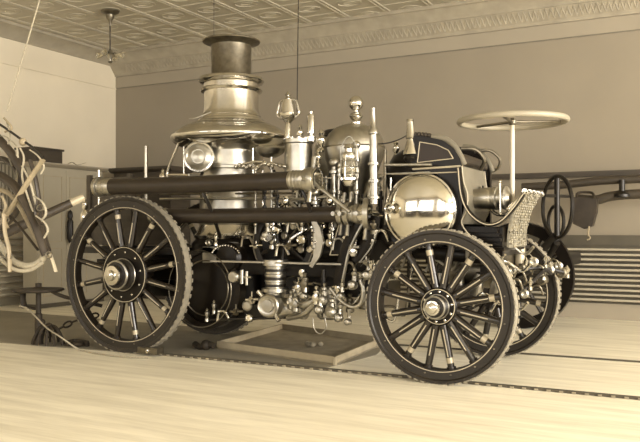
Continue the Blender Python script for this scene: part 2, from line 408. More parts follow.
m = MB().cyl((-1.855, 5.45, .57), (-1.855, 6.7, .57), .04); m.box((-1.92, 5.6, .60), (-1.79, 6.55, .70)); m.build('front_axle', M['iron'], E)

def part(name, mats, m, p=E, label=None, **k):
    o = m.build(name, mats, p, **k)
    if label: o['label'] = label
    return o
def pipe(pts, r, mt='nickel', name='pipe', p=E, **k): return part(name, M[mt], MB().tube(pts, r, **k), p)

# ---- boiler
bx, by = -4.165, 6.07
m = MB().lathe((bx, by, 0), (0, 0, 1), [(.30, 1.18), (.312, 1.19), (.312, 1.215), (.302, 1.22), (.302, 1.50), (.312, 1.505), (.312, 1.53), (.302, 1.535), (.302, 1.70), (.315, 1.71), (.315, 1.735), (.303, 1.74), (.303, 1.93), (.34, 1.945)], 56)
boiler = part('boiler', M['brushed'], m, E, 'dull silvery boiler shell')
part('boiler_skirt', M['nickel'], MB().lathe((bx, by, 0), (0, 0, 1), [(.26, 1.04), (.35, 1.05), (.36, 1.08), (.33, 1.11), (.30, 1.18)], 48))
part('firebox', M['paint'], MB().lathe((bx, by, 0), (0, 0, 1), [(.30, .42), (.36, .46), (.38, .60), (.38, 1.0), (.34, 1.05)], 40))
part('crown', M['nickel'], MB().lathe((bx, by, 0), (0, 0, 1), [(.303, 1.88), (.40, 1.90), (.49, 1.93), (.55, 1.965), (.575, 2.0), (.578, 2.015), (.572, 2.028), (.555, 2.03), (.55, 2.04), (.53, 2.065), (.50, 2.085), (.492, 2.083), (.485, 2.095), (.44, 2.12), (.40, 2.135), (.39, 2.132), (.38, 2.145), (.34, 2.165), (.32, 2.17), (.315, 2.185), (.29, 2.195), (.275, 2.235)], 64))
part('smoke_drum', M['nickel'], MB().lathe((bx, by, 0), (0, 0, 1), [(.285, 2.22), (.27, 2.25), (.268, 2.27), (.262, 2.30), (.262, 2.45), (.29, 2.455), (.30, 2.47), (.29, 2.485), (.265, 2.49), (.265, 2.53), (.30, 2.54), (.315, 2.56), (.305, 2.585), (.24, 2.60), (.20, 2.60)], 56))
part('smokestack', M['steel'], MB().lathe((bx, by, 0), (0, 0, 1), [(.192, 2.59), (.198, 2.60), (.192, 2.61), (.192, 2.90), (.21, 2.915), (.275, 2.935), (.28, 2.945), (.27, 2.952), (.18, 2.93), (.17, 2.60)], 48))
# bowl shaped pressure trap under the crown on the right
part('steam_trap', M['brushed'], MB().lathe((-3.625, 5.9, 1.869), (0, 0, 1), [(0, -.085), (.06, -.075), (.12, -.04), (.145, 0), (.13, .02), (0, .03)], 28))
pipe([(-3.744, 5.8, 1.875), (-3.744, 5.8, 1.585)], .008)
pipe([(-3.895, 5.75, 1.696), (-3.765, 5.75, 1.736), (-3.617, 5.75, 1.739), (-3.389, 5.75, 1.695)], .014, 'nickel')
rnd = random.Random(11)
m = MB()
for k in range(14):
    m.ball(Vector((-3.875, 5.72, 1.702))+(Vector((-3.371, 5.72, 1.7))-Vector((-3.875, 5.72, 1.702)))*(k/13)+Vector((0, 0, rnd.uniform(-.012, .02))), rnd.uniform(.014, .026), 8)
part('whistle_chain', M['nickel'], m)
pipe([(-4.322, 5.78, 1.62), (-3.636, 5.78, 1.599)], .007)
pipe([(-3.731, 5.78, 1.601), (-2.855, 5.78, 1.575)], .006)
pipe([(-4.388, 5.7, 2.168), (-4.308, 5.7, 2.172), (-4.195, 5.78, 2.23)], .006, 'brushed')
pipe([(-4.142, 5.6, 2.112), (-4.198, 5.6, 2.024), (-4.277, 5.6, 1.946)], .008, 'gilt')

# ---- carbide lamp left of the boiler
c = Vector((-4.198, 5.6, 1.797)); ax = Vector((.42, -1, .05)).normalized(); R_ = 0.1368
lamp = part('headlamp', M['nickel'], MB().lathe(c, ax, [(R_*.5, -.16), (R_*.85, -.14), (R_, -.08), (R_*1.02, -.02), (R_*1.05, 0), (R_*1.02, .02), (R_*.9, .022), (R_*.86, .0)], 32))
part('lens', M['brushed'], MB().lathe(c, ax, [(R_*.88, 0.004), (R_*.7, .02), (R_*.35, .035), (0, .04)], 32), lamp)
part('reflector_ring', M['brushed'], MB().torus(c+ax*.03, ax, R_*.45, .008, 24, 6), lamp)
part('bracket', M['iron'], MB().cyl(c-Vector((0, -.06, R_)), Vector((-4.266, 5.66, 1.574)), .014, n=8), lamp)
pipe([(-4.412, 5.7, 1.992), (-4.494, 5.7, 1.968), (-4.541, 5.7, 1.886), (-4.636, 5.7, 1.701), (-4.636, 5.7, 1.625)], .012, 'nickel')
pipe([(-4.486, 5.75, 1.963), (-4.486, 5.75, 1.642)], .008, 'nickel')
part('lamp_shelf', M['nickel'], MB().box((-4.665, 5.72, 1.589), (-4.3, 5.6, 1.59)))
pipe([(-4.555, 5.6, 1.644), (-4.311, 5.6, 1.636)], .014, 'nickel', 'shelf_rail')
part('oil_cup', M['nickel'], MB().lathe((-4.614, 5.6, 1.618), (0, 0, 1), [(.03, -.02), (.035, .0), (.03, .03), (.012, .05), (.02, .07), (0, .09)], 14))
part('staff', M['brushed'], MB().cyl((-5.077, 5.9, 1.38), (-5.077, 5.9, 1.97), .018, n=12))
pipe([(-5.318, 5.5, 1.276), (-5.318, 5.5, 1.711)], .012, 'nickel', 'staff')
part('oil_bottle', M['nickel'], MB().lathe((-5.501, 5.5, 1.238), (0, 0, 1), [(.03, -.05), (.045, 0), (.045, .05), (.018, .09), (.03, .11), (.03, .15), (.01, .17), (.014, .19), (0, .20)], 16))

# ---- coal bunker and rear platform
bk = part('coal_bunker', M['wood'], MB().box((-5.72, 5.78, .98), (-5.16, 6.38, 1.66)), E)
part('corner_post', M['wood'], MB().box((-5.74, 5.76, .98), (-5.69, 5.80, 1.69)), bk)
part('corner_post', M['wood'], MB().box((-5.20, 5.76, .98), (-5.15, 5.80, 1.69)), bk)
part('rear_platform', M['iron'], MB().box((-5.75, 5.62, .90), (-4.50, 6.52, .96)))
part('rear_hose_box', M['paint'], MB().box((-5.35, 5.72, .50), (-4.55, 6.42, .89)))

# ---- chassis
for yy in (5.66, 6.42):
    part('side_rail', M['paint'], MB().box((-5.5, yy, .74), (-2.85, yy+.06, .84)))
    m = MB(); P_ = [(-2.85, yy, .79), (-2.72, yy, .84), (-2.60, yy, 1.02), (-2.42, yy, 1.10), (-2.2, yy, .98), (-1.9, yy, .95), (-1.6, yy, .93)]
    m.tube(P_, .055, n=8, flat=.5, up=(0, 0, 1), smooth=5); part('crane_neck', M['paint'], m)
part('running_board', M['brushed'], MB().box((-4.02, 5.52, .848), (-2.72, 5.66, .862)))
m = MB().box((-5.45, 5.70, .60), (-4.45, 5.78, .66)); 
for k in range(4): m.box((-5.35+k*.04, 5.70, .66-.012*k-.02), (-4.45-k*.04, 5.78, .655-.012*k))
part('rear_spring', M['iron'], m)
part('ash_pan', M['iron'], MB().box((-4.60, 5.75, .30), (-3.80, 6.4, .44)))
for k, (a, b_) in enumerate((((-4.5, 5.72, .78), (-4.5, 5.72, .38)), ((-3.45, 5.66, .8), (-3.45, 5.66, .36)), ((-2.95, 5.66, .8), (-2.95, 5.66, .40)))):
    part('hanger', M['iron'], MB().cyl(a, b_, .02))
part('foot_pipe', M['iron'], MB().cyl((-4.098, 5.6, 0.318), (-3.144, 5.6, 0.397), .012))
# drum brake, dark, beside the firebox
c = (-4.135, 5.62, 0.605)
m = MB().ring(c, (0, -1, 0), [(.32, 0), (.37, 0), (.37, -.10), (.32, -.10)], 56); m.lathe(Vector(c)+Vector((0, .05, 0)), (0, -1, 0), [(.32, 0), (.32, .02), (.10, .04)], 40)
m.mat(1).torus(Vector(c)+Vector((0, -.10, 0)), (0, -1, 0), .345, .005, 56, 5); m.torus(Vector(c)+Vector((0, -.01, 0)), (0, -1, 0), .25, .006, 48, 5)  # thin steel rings put in as highlights on the dark drum
part('brake_drum', [M['paint'], M['steel']], m)
part('tie_rod', M['brushed'], MB().cyl((-4.774, 5.75, 1.429), (-3.228, 5.75, 1.411), .012, n=10))
part('tie_rod', M['steel'], MB().cyl((-4.857, 5.85, 1.483), (-2.987, 5.85, 1.453), .010, n=10))
for c_ in ((-4.208, 5.72, 1.539), (-3.241, 5.72, 1.514), (-3.281, 5.6, 1.423), (-2.859, 5.6, 1.415)):
    part('pipe_clip', M['nickel'], MB().lathe(c_, (0, 0, -1), [(.02, 0), (.03, .02), (.03, .06), (.018, .08), (.03, .12), (.012, .16)], 12))

c = Vector((-3.757, 5.5, 0.723))
m = MB().lathe(c, (0, -1, 0), [(.05, -.12), (.05, 0), (.038, .012), (0, .014)], 20); m.torus(c+Vector((0, -.004, 0)), (0, -1, 0), .042, .006, 20, 6)
m.cyl(c+Vector((.06, .05, .06)), c+Vector((.06, .05, -.06)), .02, n=10); m.cyl(c+Vector((.11, .05, .05)), c+Vector((.11, .05, -.07)), .015, n=10); m.cyl(c+Vector((-.02, .05, 0)), c+Vector((.16, .05, 0)), .012)
part('feed_pump', M['brushed'], m)
c = Vector((-3.904, 5.62, 0.944))
m = MB()
for k in range(13):
    a = PI*.12+PI*.76*k/12; m.ball(c+Vector((.155*math.cos(a), -.02, .10*math.sin(a)-.05)), .011, 8)
m.mat(1).lathe(c+Vector((0, .12, -.06)), (0, -1, 0), [(.14, 0), (.14, .10), (.11, .13), (0, .14)], 32)
part('pump_housing', [M['nickel'], M['paint']], m)
part('water_tank', M['brushed'], MB().box((-4.173, 5.75, 0.835), (-3.915, 5.62, 0.98)))
# curved pale fender behind the drum
m = MB(); cc = Vector((-4.155, 5.9, 0.735))
m.tube([cc+Vector((.46*math.cos(t), 0, .40*math.sin(t))) for t in [PI*1.12, PI*1.22, PI*1.34, PI*1.46, PI*1.58, PI*1.7]], .05, n=6, flat=.15, up=(0, 1, 0))
part('ash_guard', M['steel'], m)

# ---- pump
c = Vector((-3.398, 5.62, 0.856)); zt = c.z
m = MB().lathe((c.x, c.y, zt), (0, 0, -1), [(.02, -.02), (.11, -.02), (.115, 0), (.115, .03), (.09, .035), (.088, .10), (.094, .105), (.094, .12), (.088, .125), (.088, .15), (.094, .155), (.094, .17), (.088, .175), (.088, .22), (.12, .225), (.12, .255), (.09, .26), (.07, .33)], 36)
m.mat(1)
for q in (.07, .14, .2): m.lathe((c.x, c.y, zt-q), (0, 0, -1), [(.09, -.012), (.0915, -.012), (.0915, .012), (.09, .012)], 36)
part('pump_barrel', [M['brushed'], M['iron']], m)
c = Vector((-3.338, 5.4, 0.499)); R_ = 0.1001
m = MB().lathe(c, (.1, -1, 0), [(R_*.9, -.1), (R_, -.09), (R_, -.02), (R_*.98, 0), (R_*.88, .01), (R_*.80, .004), (R_*.55, .002), (R_*.5, .014), (0, .016)], 40)
disc = part('suction_inlet', M['brushed'], m)
part('handle', M['nickel'], MB().cyl(c+Vector((-.05, .03, .05)), (-3.449, 5.42, 0.619), .014, .02, n=10), disc)
part('handle', M['nickel'], MB().cyl(c+Vector((.04, .03, -.05)), (-3.243, 5.42, 0.377), .014, .02, n=10), disc)
m = MB().lathe((-3.352, 5.62, 0.461), (1, 0, 0), [(.075, -.10), (.09, -.08), (.09, .05), (.07, .08), (.06, .20), (.085, .22), (.085, .25), (.05, .26)], 28)
m.tube([(-3.241, 5.6, 0.537), (-3.068, 5.55, 0.507), (-2.945, 5.55, 0.571)], .04, n=12); m.tube([(-3.261, 5.6, 0.382), (-3.061, 5.52, 0.435), (-2.956, 5.5, 0.525)], .025, n=12)
part('pump_body', M['brushed'], m)
for (p_, s_) in [((-2.881, 5.5, 0.561), 1.1), ((-2.808, 5.5, 0.467), 1.2), ((-2.892, 5.45, 0.483), .9), ((-2.717, 5.5, 0.601), .8), ((-2.654, 5.5, 0.394), .7), ((-3.031, 5.45, 0.591), .8), ((-2.735, 5.5, 0.422), .9), ((-3.429, 5.5, 1.09), .8), ((-2.61, 5.5, 0.693), 1.), ((-2.532, 5.6, 0.77), 1.)]:
    c = Vector(p_); s_ *= .8; m = MB().lathe(c, (.2, -1, .1), [(.03*s_, -.08), (.045*s_, -.06), (.045*s_, -.01), (.05*s_, 0), (.03*s_, .02), (0, .025)], 20)
    m.lathe(c+Vector((0, .04, .03)), (0, 0, 1), [(.03*s_, 0), (.02*s_, .04), (.03*s_, .05), (.03*s_, .07), (.01*s_, .08), (.015*s_, .1), (0, .11)], 14)
    part('pump_valve', M['brushed'], m)
# curved links and flywheel segment
def arc_part(name, cx, cy, Y, R_, r_, a0, a1, mt, flat=1, up=None, n_=14):
    c = Vector((cx, Y, cy)); pts = [c+Vector((R_*math.cos(a0+(a1-a0)*k/n_), 0, R_*math.sin(a0+(a1-a0)*k/n_))) for k in range(n_+1)]
    return part(name, M[mt], MB().tube(pts, r_, n=8, smooth=1, flat=flat, up=up))
c = (-3.382, 5.72, 1.019)
m = MB().ring(c, (0, -1, 0), [(.25, .0), (.31, .0), (.31, -.05), (.25, -.05)], 56)
m.mat(1).torus(Vector(c)+Vector((0, -.004, 0)), (0, -1, 0), .305, .008, 56, 6)
m.mat(0)
for k in range(6):
    a = k*PI/3+.4; m.cyl(Vector(c)+Vector((0, .025, 0)), Vector(c)+Vector((.27*math.cos(a), .025, .27*math.sin(a))), .02, n=8)
part('flywheel', [M['iron'], M['steel']], m)
m = MB().prism([(-3.012, 5.5, 1.266), (-2.965, 5.5, 1.249), (-2.9, 5.5, 1.15), (-2.872, 5.5, 1.036), (-2.9, 5.5, 0.921), (-2.974, 5.5, 0.82), (-3.002, 5.5, 0.836), (-2.956, 5.5, 0.936), (-2.937, 5.5, 1.035), (-2.956, 5.5, 1.142)], (0, .03, 0))
part('link_plate', M['brushed'], m)
# striped panel and curved neck in front of the pump
poly = [(-2.869, 5.62, 0.926), (-2.776, 5.62, 1.2), (-2.622, 5.62, 1.199), (-2.721, 5.62, 0.928)]
m = MB().prism(poly, (0, .02, 0))
for i in range(4): m.mat(1).cyl(Vector(poly[i])+Vector((0, -.003, 0)), Vector(poly[(i+1) % 4])+Vector((0, -.003, 0)), .005, n=6)
part('striped_panel', [M['paint'], M['stripe']], m)
ed = [(-2.559, 5.58, 1.231), (-2.648, 5.58, 1.085), (-2.711, 5.58, 0.954), (-2.748, 5.58, 0.806), (-2.775, 5.58, 0.674)]
m = MB().tube(ed, .05, n=8, flat=.5, up=(1, 0, 0)); m.mat(1).tube([Vector(p)+Vector((.045, -.02, 0)) for p in ed], .016, n=8, flat=.8)
m.mat(0).tube([(-2.453, 5.6, 1.246), (-2.479, 5.6, 1.118), (-2.532, 5.6, 0.988), (-2.621, 5.6, 0.873)], .06, n=8, flat=.5, up=(1, 0, 0))
m.mat(1).tube([(-2.418, 5.56, 1.118), (-2.47, 5.56, 0.998), (-2.567, 5.56, 0.876)], .006, n=6)
part('gooseneck', [M['paint'], M['brushed']], m)
pipe([(-2.808, 5.5, 0.662), (-2.717, 5.5, 0.568), (-2.61, 5.5, 0.517), (-2.531, 5.5, 0.553), (-2.513, 5.5, 0.657), (-2.539, 5.5, 0.736)], .016, 'brushed', 'suction_pipe')
pipe([(-2.918, 5.5, 0.592), (-2.881, 5.5, 0.496), (-2.937, 5.5, 0.46)], .010, 'nickel', 'drain_pipe')
pipe([(-2.965, 5.5, 0.409), (-2.956, 5.5, 0.327), (-2.9, 5.5, 0.282), (-2.844, 5.5, 0.334), (-2.854, 5.5, 0.415)], .005, 'brushed', 'hanging_wire')

# ---- upper works: steam cylinder, air chamber, whistle
c = Vector((-3.299, 5.85, 1.592)); rr = 0.1282; zt = (-3.304, 5.85, 1.929)[2]
cyl = part('steam_cylinder', M['brushed'], MB().lathe((c.x, c.y, 0), (0, 0, 1), [(rr*.96, c.z-.05), (rr*.96, zt-.04), (rr*1.05, zt-.03), (rr*1.05, zt), (rr*.9, zt+.012), (.03, zt+.015)], 40))
m = MB()
for k in range(12):
    a = k*PI/6; m.lathe((c.x+rr*.95*math.cos(a), c.y+rr*.95*math.sin(a), zt-.005), (0, 0, 1), [(.012, 0), (.012, .018), (.006, .024)], 6)
part('cover_bolt', M['nickel'], m, cyl)
wx = Vector((-3.389, 5.82, 1.939))
m = MB().lathe(wx, (0, 0, 1), [(.028, 0), (.028, .12), (.02, .14), (.035, .155), (.07, .18), (.085, .205), (.088, .225), (.068, .23), (.062, .27), (.052, .33), (.05, .345), (.03, .355), (.018, .375), (.028, .39), (.012, .41), (0, .43)], 24)
for sg in (-1, 1):
    m.tube([wx+Vector((sg*.07, 0, .185)), wx+Vector((sg*.11, 0, .22)), wx+Vector((sg*.10, 0, .28)), wx+Vector((sg*.085, 0, .33)), wx+Vector((sg*.05, 0, .35))], .011, n=8)
part('vase_ornament', M['nickel'], m)
part('whistle', M['nickel'], MB().lathe((-3.157, 5.82, 1.926), (0, 0, 1), [(.04, -.02), (.04, .02), (.015, .03), (.015, .045), (.033, .05), (.034, .20), (.028, .215), (.01, .22), (.012, .24), (0, .25)], 20))
for (p_, s_) in [((-3.256, 5.8, 1.921), 1.), ((-2.996, 5.7, 1.812), 1.3), ((-2.971, 5.6, 1.676), 1.), ((-2.394, 5.9, 1.751), 1.)]:
    part('oil_cup', M['nickel'], MB().lathe(p_, (0, 0, 1), [(.02*s_, -.02), (.025*s_, 0), (.012*s_, .02), (.03*s_, .05*s_), (.03*s_, .07*s_), (.012*s_, .09*s_), (.022*s_, .11*s_), (.012*s_, .13*s_), (0, .135*s_)], 16))
# air chamber: copper pear with a ball finial
ac = Vector((-2.861, 6.07, 1.839)); 
m = MB().lathe((ac.x, ac.y, 0), (0, 0, 1), [(.07, 1.30), (.10, 1.42), (.16, 1.55), (.22, 1.66), (.255, 1.76), (.268, 1.84), (.258, 1.91), (.225, 1.98), (.17, 2.03), (.09, 2.062), (.04, 2.07), (.03, 2.08)], 48)
air = part('air_chamber', M['brushed'], m)
m = MB().lathe((ac.x+.02, ac.y, 2.06), (0, 0, 1), [(.05, 0), (.05, .02), (.02, .03), (.045, .05), (.06, .075), (.045, .10), (.018, .115), (.018, .13)], 20)
m.ball((ac.x+.02, ac.y, 2.06+.19), .066, 24)
part('ball_finial', M['nickel'], m, air)
part('band', M['brushed'], MB().torus((ac.x, ac.y, 1.86), (0, 0, 1), .268, .008, 48, 6), air)
ab = Vector((-3.232, 6.5, 1.896))
m = MB().lathe((ab.x, ab.y, 0), (0, 0, 1), [(.08, 1.40), (.12, 1.55), (.20, 1.70), (.23, 1.82), (.22, 1.93), (.16, 2.0), (.11, 2.02)], 40)
m.mat(1).lathe((ab.x, ab.y, 0), (0, 0, 1), [(.11, 2.02), (.14, 2.03), (.14, 2.07), (.12, 2.085)], 32)
part('rear_air_chamber', [M['brushed'], M['iron']], m)

# ---- clutter of the engine works: rods, pipes, gauges, levers
rnd = random.Random(5)
for k in range(54):
    x_ = rnd.uniform(-3.65, -2.55); y_ = rnd.uniform(5.62, 6.3); z0 = rnd.uniform(.9, 1.25); z1 = rnd.uniform(1.35, 1.85) if k % 3 else rnd.uniform(1.2, 1.5)
    rr = rnd.uniform(.007, .02)
    m = MB().cyl((x_, y_, z0), (x_, y_, z1), rr, n=10)
    for q in (.15, .5, .85): m.lathe((x_, y_, z0+(z1-z0)*q), (0, 0, 1), [(rr, -.02), (rr*1.9, -.012), (rr*1.9, .012), (rr, .02)], 10)
    if k % 2: m.ball((x_, y_, z1+.01), rr*2.2, 10)
    part('rod', M[('nickel', 'brushed', 'iron')[k % 3]], m)
for k in range(16):
    x_ = rnd.uniform(-3.6, -2.6); y_ = rnd.uniform(5.60, 6.1); z_ = rnd.uniform(.95, 1.5)
    pts = [(x_, y_, z_), (x_+rnd.uniform(-.1, .1), y_, z_+rnd.uniform(.08, .16)), (x_+rnd.uniform(.05, .25), y_+rnd.uniform(-.05, .1), z_+rnd.uniform(.1, .25)), (x_+rnd.uniform(.15, .35), y_, z_+rnd.uniform(-.1, .2))]
    part('pipe', M[('nickel', 'steel', 'brushed')[k % 3]], MB().tube(pts, rnd.uniform(.009, .016), n=8))
for k in range(20):
    x_ = rnd.uniform(-3.6, -2.6); y_ = rnd.uniform(5.55, 5.85); z_ = rnd.uniform(.92, 1.45)
    c = Vector((x_, y_, z_)); m = MB().lathe(c, (rnd.uniform(-.3, .3), -1, 0), [(.012, -.06), (.02, -.03), (.034, -.02), (.036, .0), (.028, .008), (0, .01)], 16)
    m.cyl(c+Vector((0, .05, 0)), c+Vector((0, .05, .09)), .009, n=8); m.ball(c+Vector((0, .05, .10)), .018, 8)
    part('valve', M[('nickel', 'brushed')[k % 2]], m)
for k in range(14):
    x_ = rnd.uniform(-3.25, -2.45); y_ = rnd.uniform(5.50, 5.85); z_ = rnd.uniform(.42, .80)
    c = Vector((x_, y_, z_)); m = MB().lathe(c, (0, 0, 1), [(.02, -.07), (.035, -.06), (.035, -.03), (.02, -.02), (.03, .02), (.03, .05), (.012, .06), (.02, .09), (0, .1)], 14)
    m.cyl(c+Vector((-.06, 0, 0)), c+Vector((.08, 0, 0)), .012, n=8); m.lathe(c+Vector((.02, -.03, 0)), (0, -1, 0), [(.015, 0), (.03, .01), (.03, .03), (0, .035)], 12)
    part('check_valve', M[('nickel', 'steel', 'brushed')[k % 3]], m)
for k in range(10):
    x_ = rnd.uniform(-3.2, -2.4); y_ = rnd.uniform(5.55, 6.1); z_ = rnd.uniform(.45, .8)
    part('pipe', M[('nickel', 'steel')[k % 2]], MB().tube([(x_, y_, z_), (x_+.1, y_, z_+rnd.uniform(-.06, .06)), (x_+.2, y_, z_+rnd.uniform(-.1, .1)), (x_+.24, y_, z_+.16)], .011, n=8))
rnd = random.Random(31)
for i, (c_, s_) in enumerate([((-4.094, 5.58, 1.015), 0.69), ((-3.995, 5.58, 1.043), 0.61), ((-3.675, 5.58, 1.036), 0.79), ((-3.571, 5.58, 0.993), 0.64), ((-3.51, 5.58, 1.063), 0.59), ((-3.409, 5.58, 1.021), 0.79), ((-3.319, 5.58, 0.962), 1.10), ((-3.23, 5.58, 0.997), 1.03), ((-3.133, 5.58, 1.049), 1.01), ((-3.113, 5.58, 1.175), 0.68), ((-3.21, 5.58, 1.167), 0.87), ((-3.289, 5.58, 1.201), 0.72), ((-3.368, 5.58, 1.15), 0.65), ((-2.849, 5.58, 1.067), 0.61), ((-2.775, 5.58, 1.019), 0.68), ((-2.648, 5.58, 0.987), 1.11), ((-2.506, 5.58, 1.053), 1.05), ((-2.453, 5.58, 1.15), 1.03), ((-2.401, 5.58, 1.086), 1.03), ((-2.523, 5.58, 0.876), 0.67), ((-2.594, 5.58, 0.761), 0.74), ((-2.47, 5.58, 0.829), 0.93), ((-2.684, 5.58, 0.824), 0.99), ((-3.613, 5.58, 0.522), 1.06), ((-3.675, 5.58, 0.467), 1.08), ((-4.017, 5.58, 0.432), 0.60), ((-3.93, 5.58, 0.365), 0.91), ((-3.78, 5.58, 0.409), 0.95), ((-3.654, 5.58, 0.363), 0.85), ((-4.094, 5.58, 0.356), 0.66)]):
    c = Vector(c_); k = i % 4
    if k == 0: m = MB().lathe(c, (rnd.uniform(-.3, .3), -1, rnd.uniform(-.2, .2)), [(.02*s_, -.06), (.04*s_, -.04), (.045*s_, -.01), (.035*s_, .0), (.03*s_, -.008), (0, -.006)], 18)
    elif k == 1: m = MB().lathe(c, (0, 0, 1), [(.03*s_, -.05), (.03*s_, -.02), (.018*s_, -.01), (.035*s_, .02), (.035*s_, .035), (.015*s_, .045), (.02*s_, .06), (0, .075)], 14)
    elif k == 2: m = MB().tube([c+Vector((-.05, 0, -.05)), c+Vector((-.03, 0, .03)), c+Vector((.03, 0, .04)), c+Vector((.06, .03, -.04))], .013*s_, n=8).ball(c+Vector((-.03, 0, .04)), .02*s_, 8)
    else: m = MB().cyl(c+Vector((-.06, 0, 0)), c+Vector((.07, 0, .01)), .014*s_, n=10).lathe(c, (1, 0, 0), [(.014, -.02), (.034*s_, -.015), (.034*s_, .015), (.014, .02)], 6).cyl(c, c+Vector((0, 0, .07*s_)), .008)
    part('fitting', M[('brushed', 'nickel', 'steel', 'nickel', 'brushed')[i % 5]], m)
part('crankcase_shade_block', M['iron'], MB().box((-3.75, 5.95, .55), (-2.65, 6.35, 1.30)).cyl((-3.4, 5.9, .95), (-2.9, 5.9, .95), .10, n=24))  # dark block enlarged as backing to deepen the shadows inside the works
c = Vector((-3.399, 5.5, 1.074))
part('pressure_gauge', M['nickel'], MB().lathe(c, (.1, -1, 0), [(.03, -.05), (.042, -.03), (.046, 0), (.04, .01), (.036, .004), (0, .004)], 24))
part('cylinder_block', M['brushed'], MB().lathe((-2.935, 5.75, 0.538), (0, 0, 1), [(.09, -.16), (.11, -.14), (.11, -.1), (.08, -.09), (.08, .05), (.11, .06), (.11, .10), (.05, .11)], 24))
for (a, b_, r_, mt) in [((-2.975, 5.3, 1.598), (-2.532, 5.3, 1.274), .014, 'brushed'), ((-3.7, 5.9, 1.681), (-3.7, 5.9, 1.269), .01, 'nickel'), ((-2.324, 5.5, 1.644), (-1.937, 5.5, 1.633), .012, 'brushed'), ((-2.324, 5.5, 1.573), (-1.953, 5.5, 1.576), .006, 'brushed'),
                        ((-2.408, 5.7, 1.784), (-2.408, 5.7, 1.174), .014, 'steel'), ((-2.315, 5.6, 1.547), (-2.315, 5.6, 1.198), .010, 'nickel')]:
    part('tie_rod', M[mt], MB().cyl(a, b_, r_, n=10))

# ---- suction hose brackets
for (px_) in ((-4.025, 5.34, 1.463), (-3.026, 5.34, 1.441)):
    a = Vector(px_); m = MB().tube([a+Vector((-.05, .03, .07)), a+Vector((.01, .0, .05)), a+Vector((.05, .03, -.02)), a+Vector((.05, .14, -.16)), a+Vector((.0, .35, -.40))], .02, n=8, flat=.6)
    part('hose_bracket', M['iron'], m)

# ---- driver's seat, fuel tank and front works
Ys = 5.60
tk = Vector((-2.045, 5.53, 1.285))
m = MB().lathe(tk, (0, 1, 0), [(.276, 0), (.276, .90), (.2, 1.03), (0, 1.05)], 56)
tank = part('fuel_tank', M['paint'], m)
m = MB().lathe(tk, (0, -1, 0), [(.276, 0), (.27, .018), (.24, .040), (.19, .052), (.13, .066), (.065, .074), (0, .077)], 64)
part('tank_end', M['mirror'], m, tank, 'bright mirror polished end of the tank')
part('tank_rim', M['nickel'], MB().ring(tk, (0, 1, 0), [(.276, -.008), (.290, -.004), (.290, .06), (.276, .062)], 64), tank)
part('filler_cap', M['nickel'], MB().torus((-2.265, 5.44, 1.305), (-.3, -1, 0), .035, .012, 24, 8).lathe((-2.273, 5.46, 1.305), (-.3, -1, 0), [(.03, -.05), (.03, 0), (0, .01)], 16), tank)
# dark round pressure tank behind
part('pressure_tank', M['paint'], MB().ball((-2.25, 5.92, 1.581), 0.232, 32))
# seat body
def SP(pl, Y): return [(x, Y, z) for x, z in pl]
side = [(-2.13, 1.60), (-2.16, 1.62), (-2.13, 1.87), (-2.02, 1.86), (-1.89, 1.825), (-1.80, 1.76), (-1.75, 1.68), (-1.735, 1.62), (-1.735, 1.10), (-1.80, 1.06), (-1.83, 1.30), (-1.86, 1.50), (-1.95, 1.58)]
seat = part('seat_body', M['paint'], MB().prism(SP(side, Ys), (0, .05, 0)).prism(SP(side, 6.40), (0, .05, 0)).box((-2.12, Ys+.05, 1.56), (-1.76, 6.40, 1.66)))
inn = [(-2.09, 1.66), (-2.07, 1.82), (-1.93, 1.79), (-1.84, 1.745), (-1.80, 1.68)]
m = MB().prism(SP(inn, Ys-.006), (0, .006, 0))
for i in range(5):
    a = Vector((inn[i][0], Ys-.008, inn[i][1])); b_ = Vector((inn[(i+1) % 5][0], Ys-.008, inn[(i+1) % 5][1])); m.mat(1).cyl(a, b_, .004, n=6)
m.cyl((-2.13, Ys-.006, 1.61), (-1.745, Ys-.006, 1.62), .008, n=6)
m.cyl((-2.30, Ys-.02, 1.575), (-1.76, Ys-.006, 1.575), .005, n=6)
part('side_panel', [M['panel'], M['stripe']], m, seat)
m = MB()
for k in range(13):
    q = k/12; m.ball((-2.12+.34*q, Ys+.03, 1.885-.13*q*q), .020, 8)
part('tufted_edge', M['leather'], m, seat)
part('cushion', M['leather'], MB().tube([(-2.05, Ys+.06, 1.72), (-2.05, 6.0, 1.74), (-2.05, 6.39, 1.72)], .10, n=12, flat=1.0), seat)
part('cushion', M['leather'], MB().tube([(-1.86, Ys+.06, 1.67), (-1.86, 6.0, 1.68), (-1.86, 6.39, 1.67)], .07, n=12, flat=1.6, up=(0, 0, 1)), seat)
for yy in (Ys+.015, 6.42):
    m = MB().tube([(-1.98, yy, 1.86), (-1.88, yy, 1.84), (-1.80, yy, 1.78), (-1.75, yy, 1.70), (-1.72, yy, 1.63)], .016, n=8, flat=1.4, up=(0, 1, 0))
    part('arm_rail', M['greypanel'], m, seat)
part('arm_loop', M['steel'], MB().tube([(-1.86, 6.36, 1.80), (-1.74, 6.38, 1.81), (-1.66, 6.42, 1.74), (-1.68, 6.44, 1.66), (-1.78, 6.44, 1.62)], .014, n=8), seat)
part('arm_loop', M['steel'], MB().tube([(-1.85, 5.95, 1.79), (-1.74, 5.98, 1.78), (-1.68, 6.02, 1.70), (-1.72, 6.05, 1.62)], .016, n=8), seat)
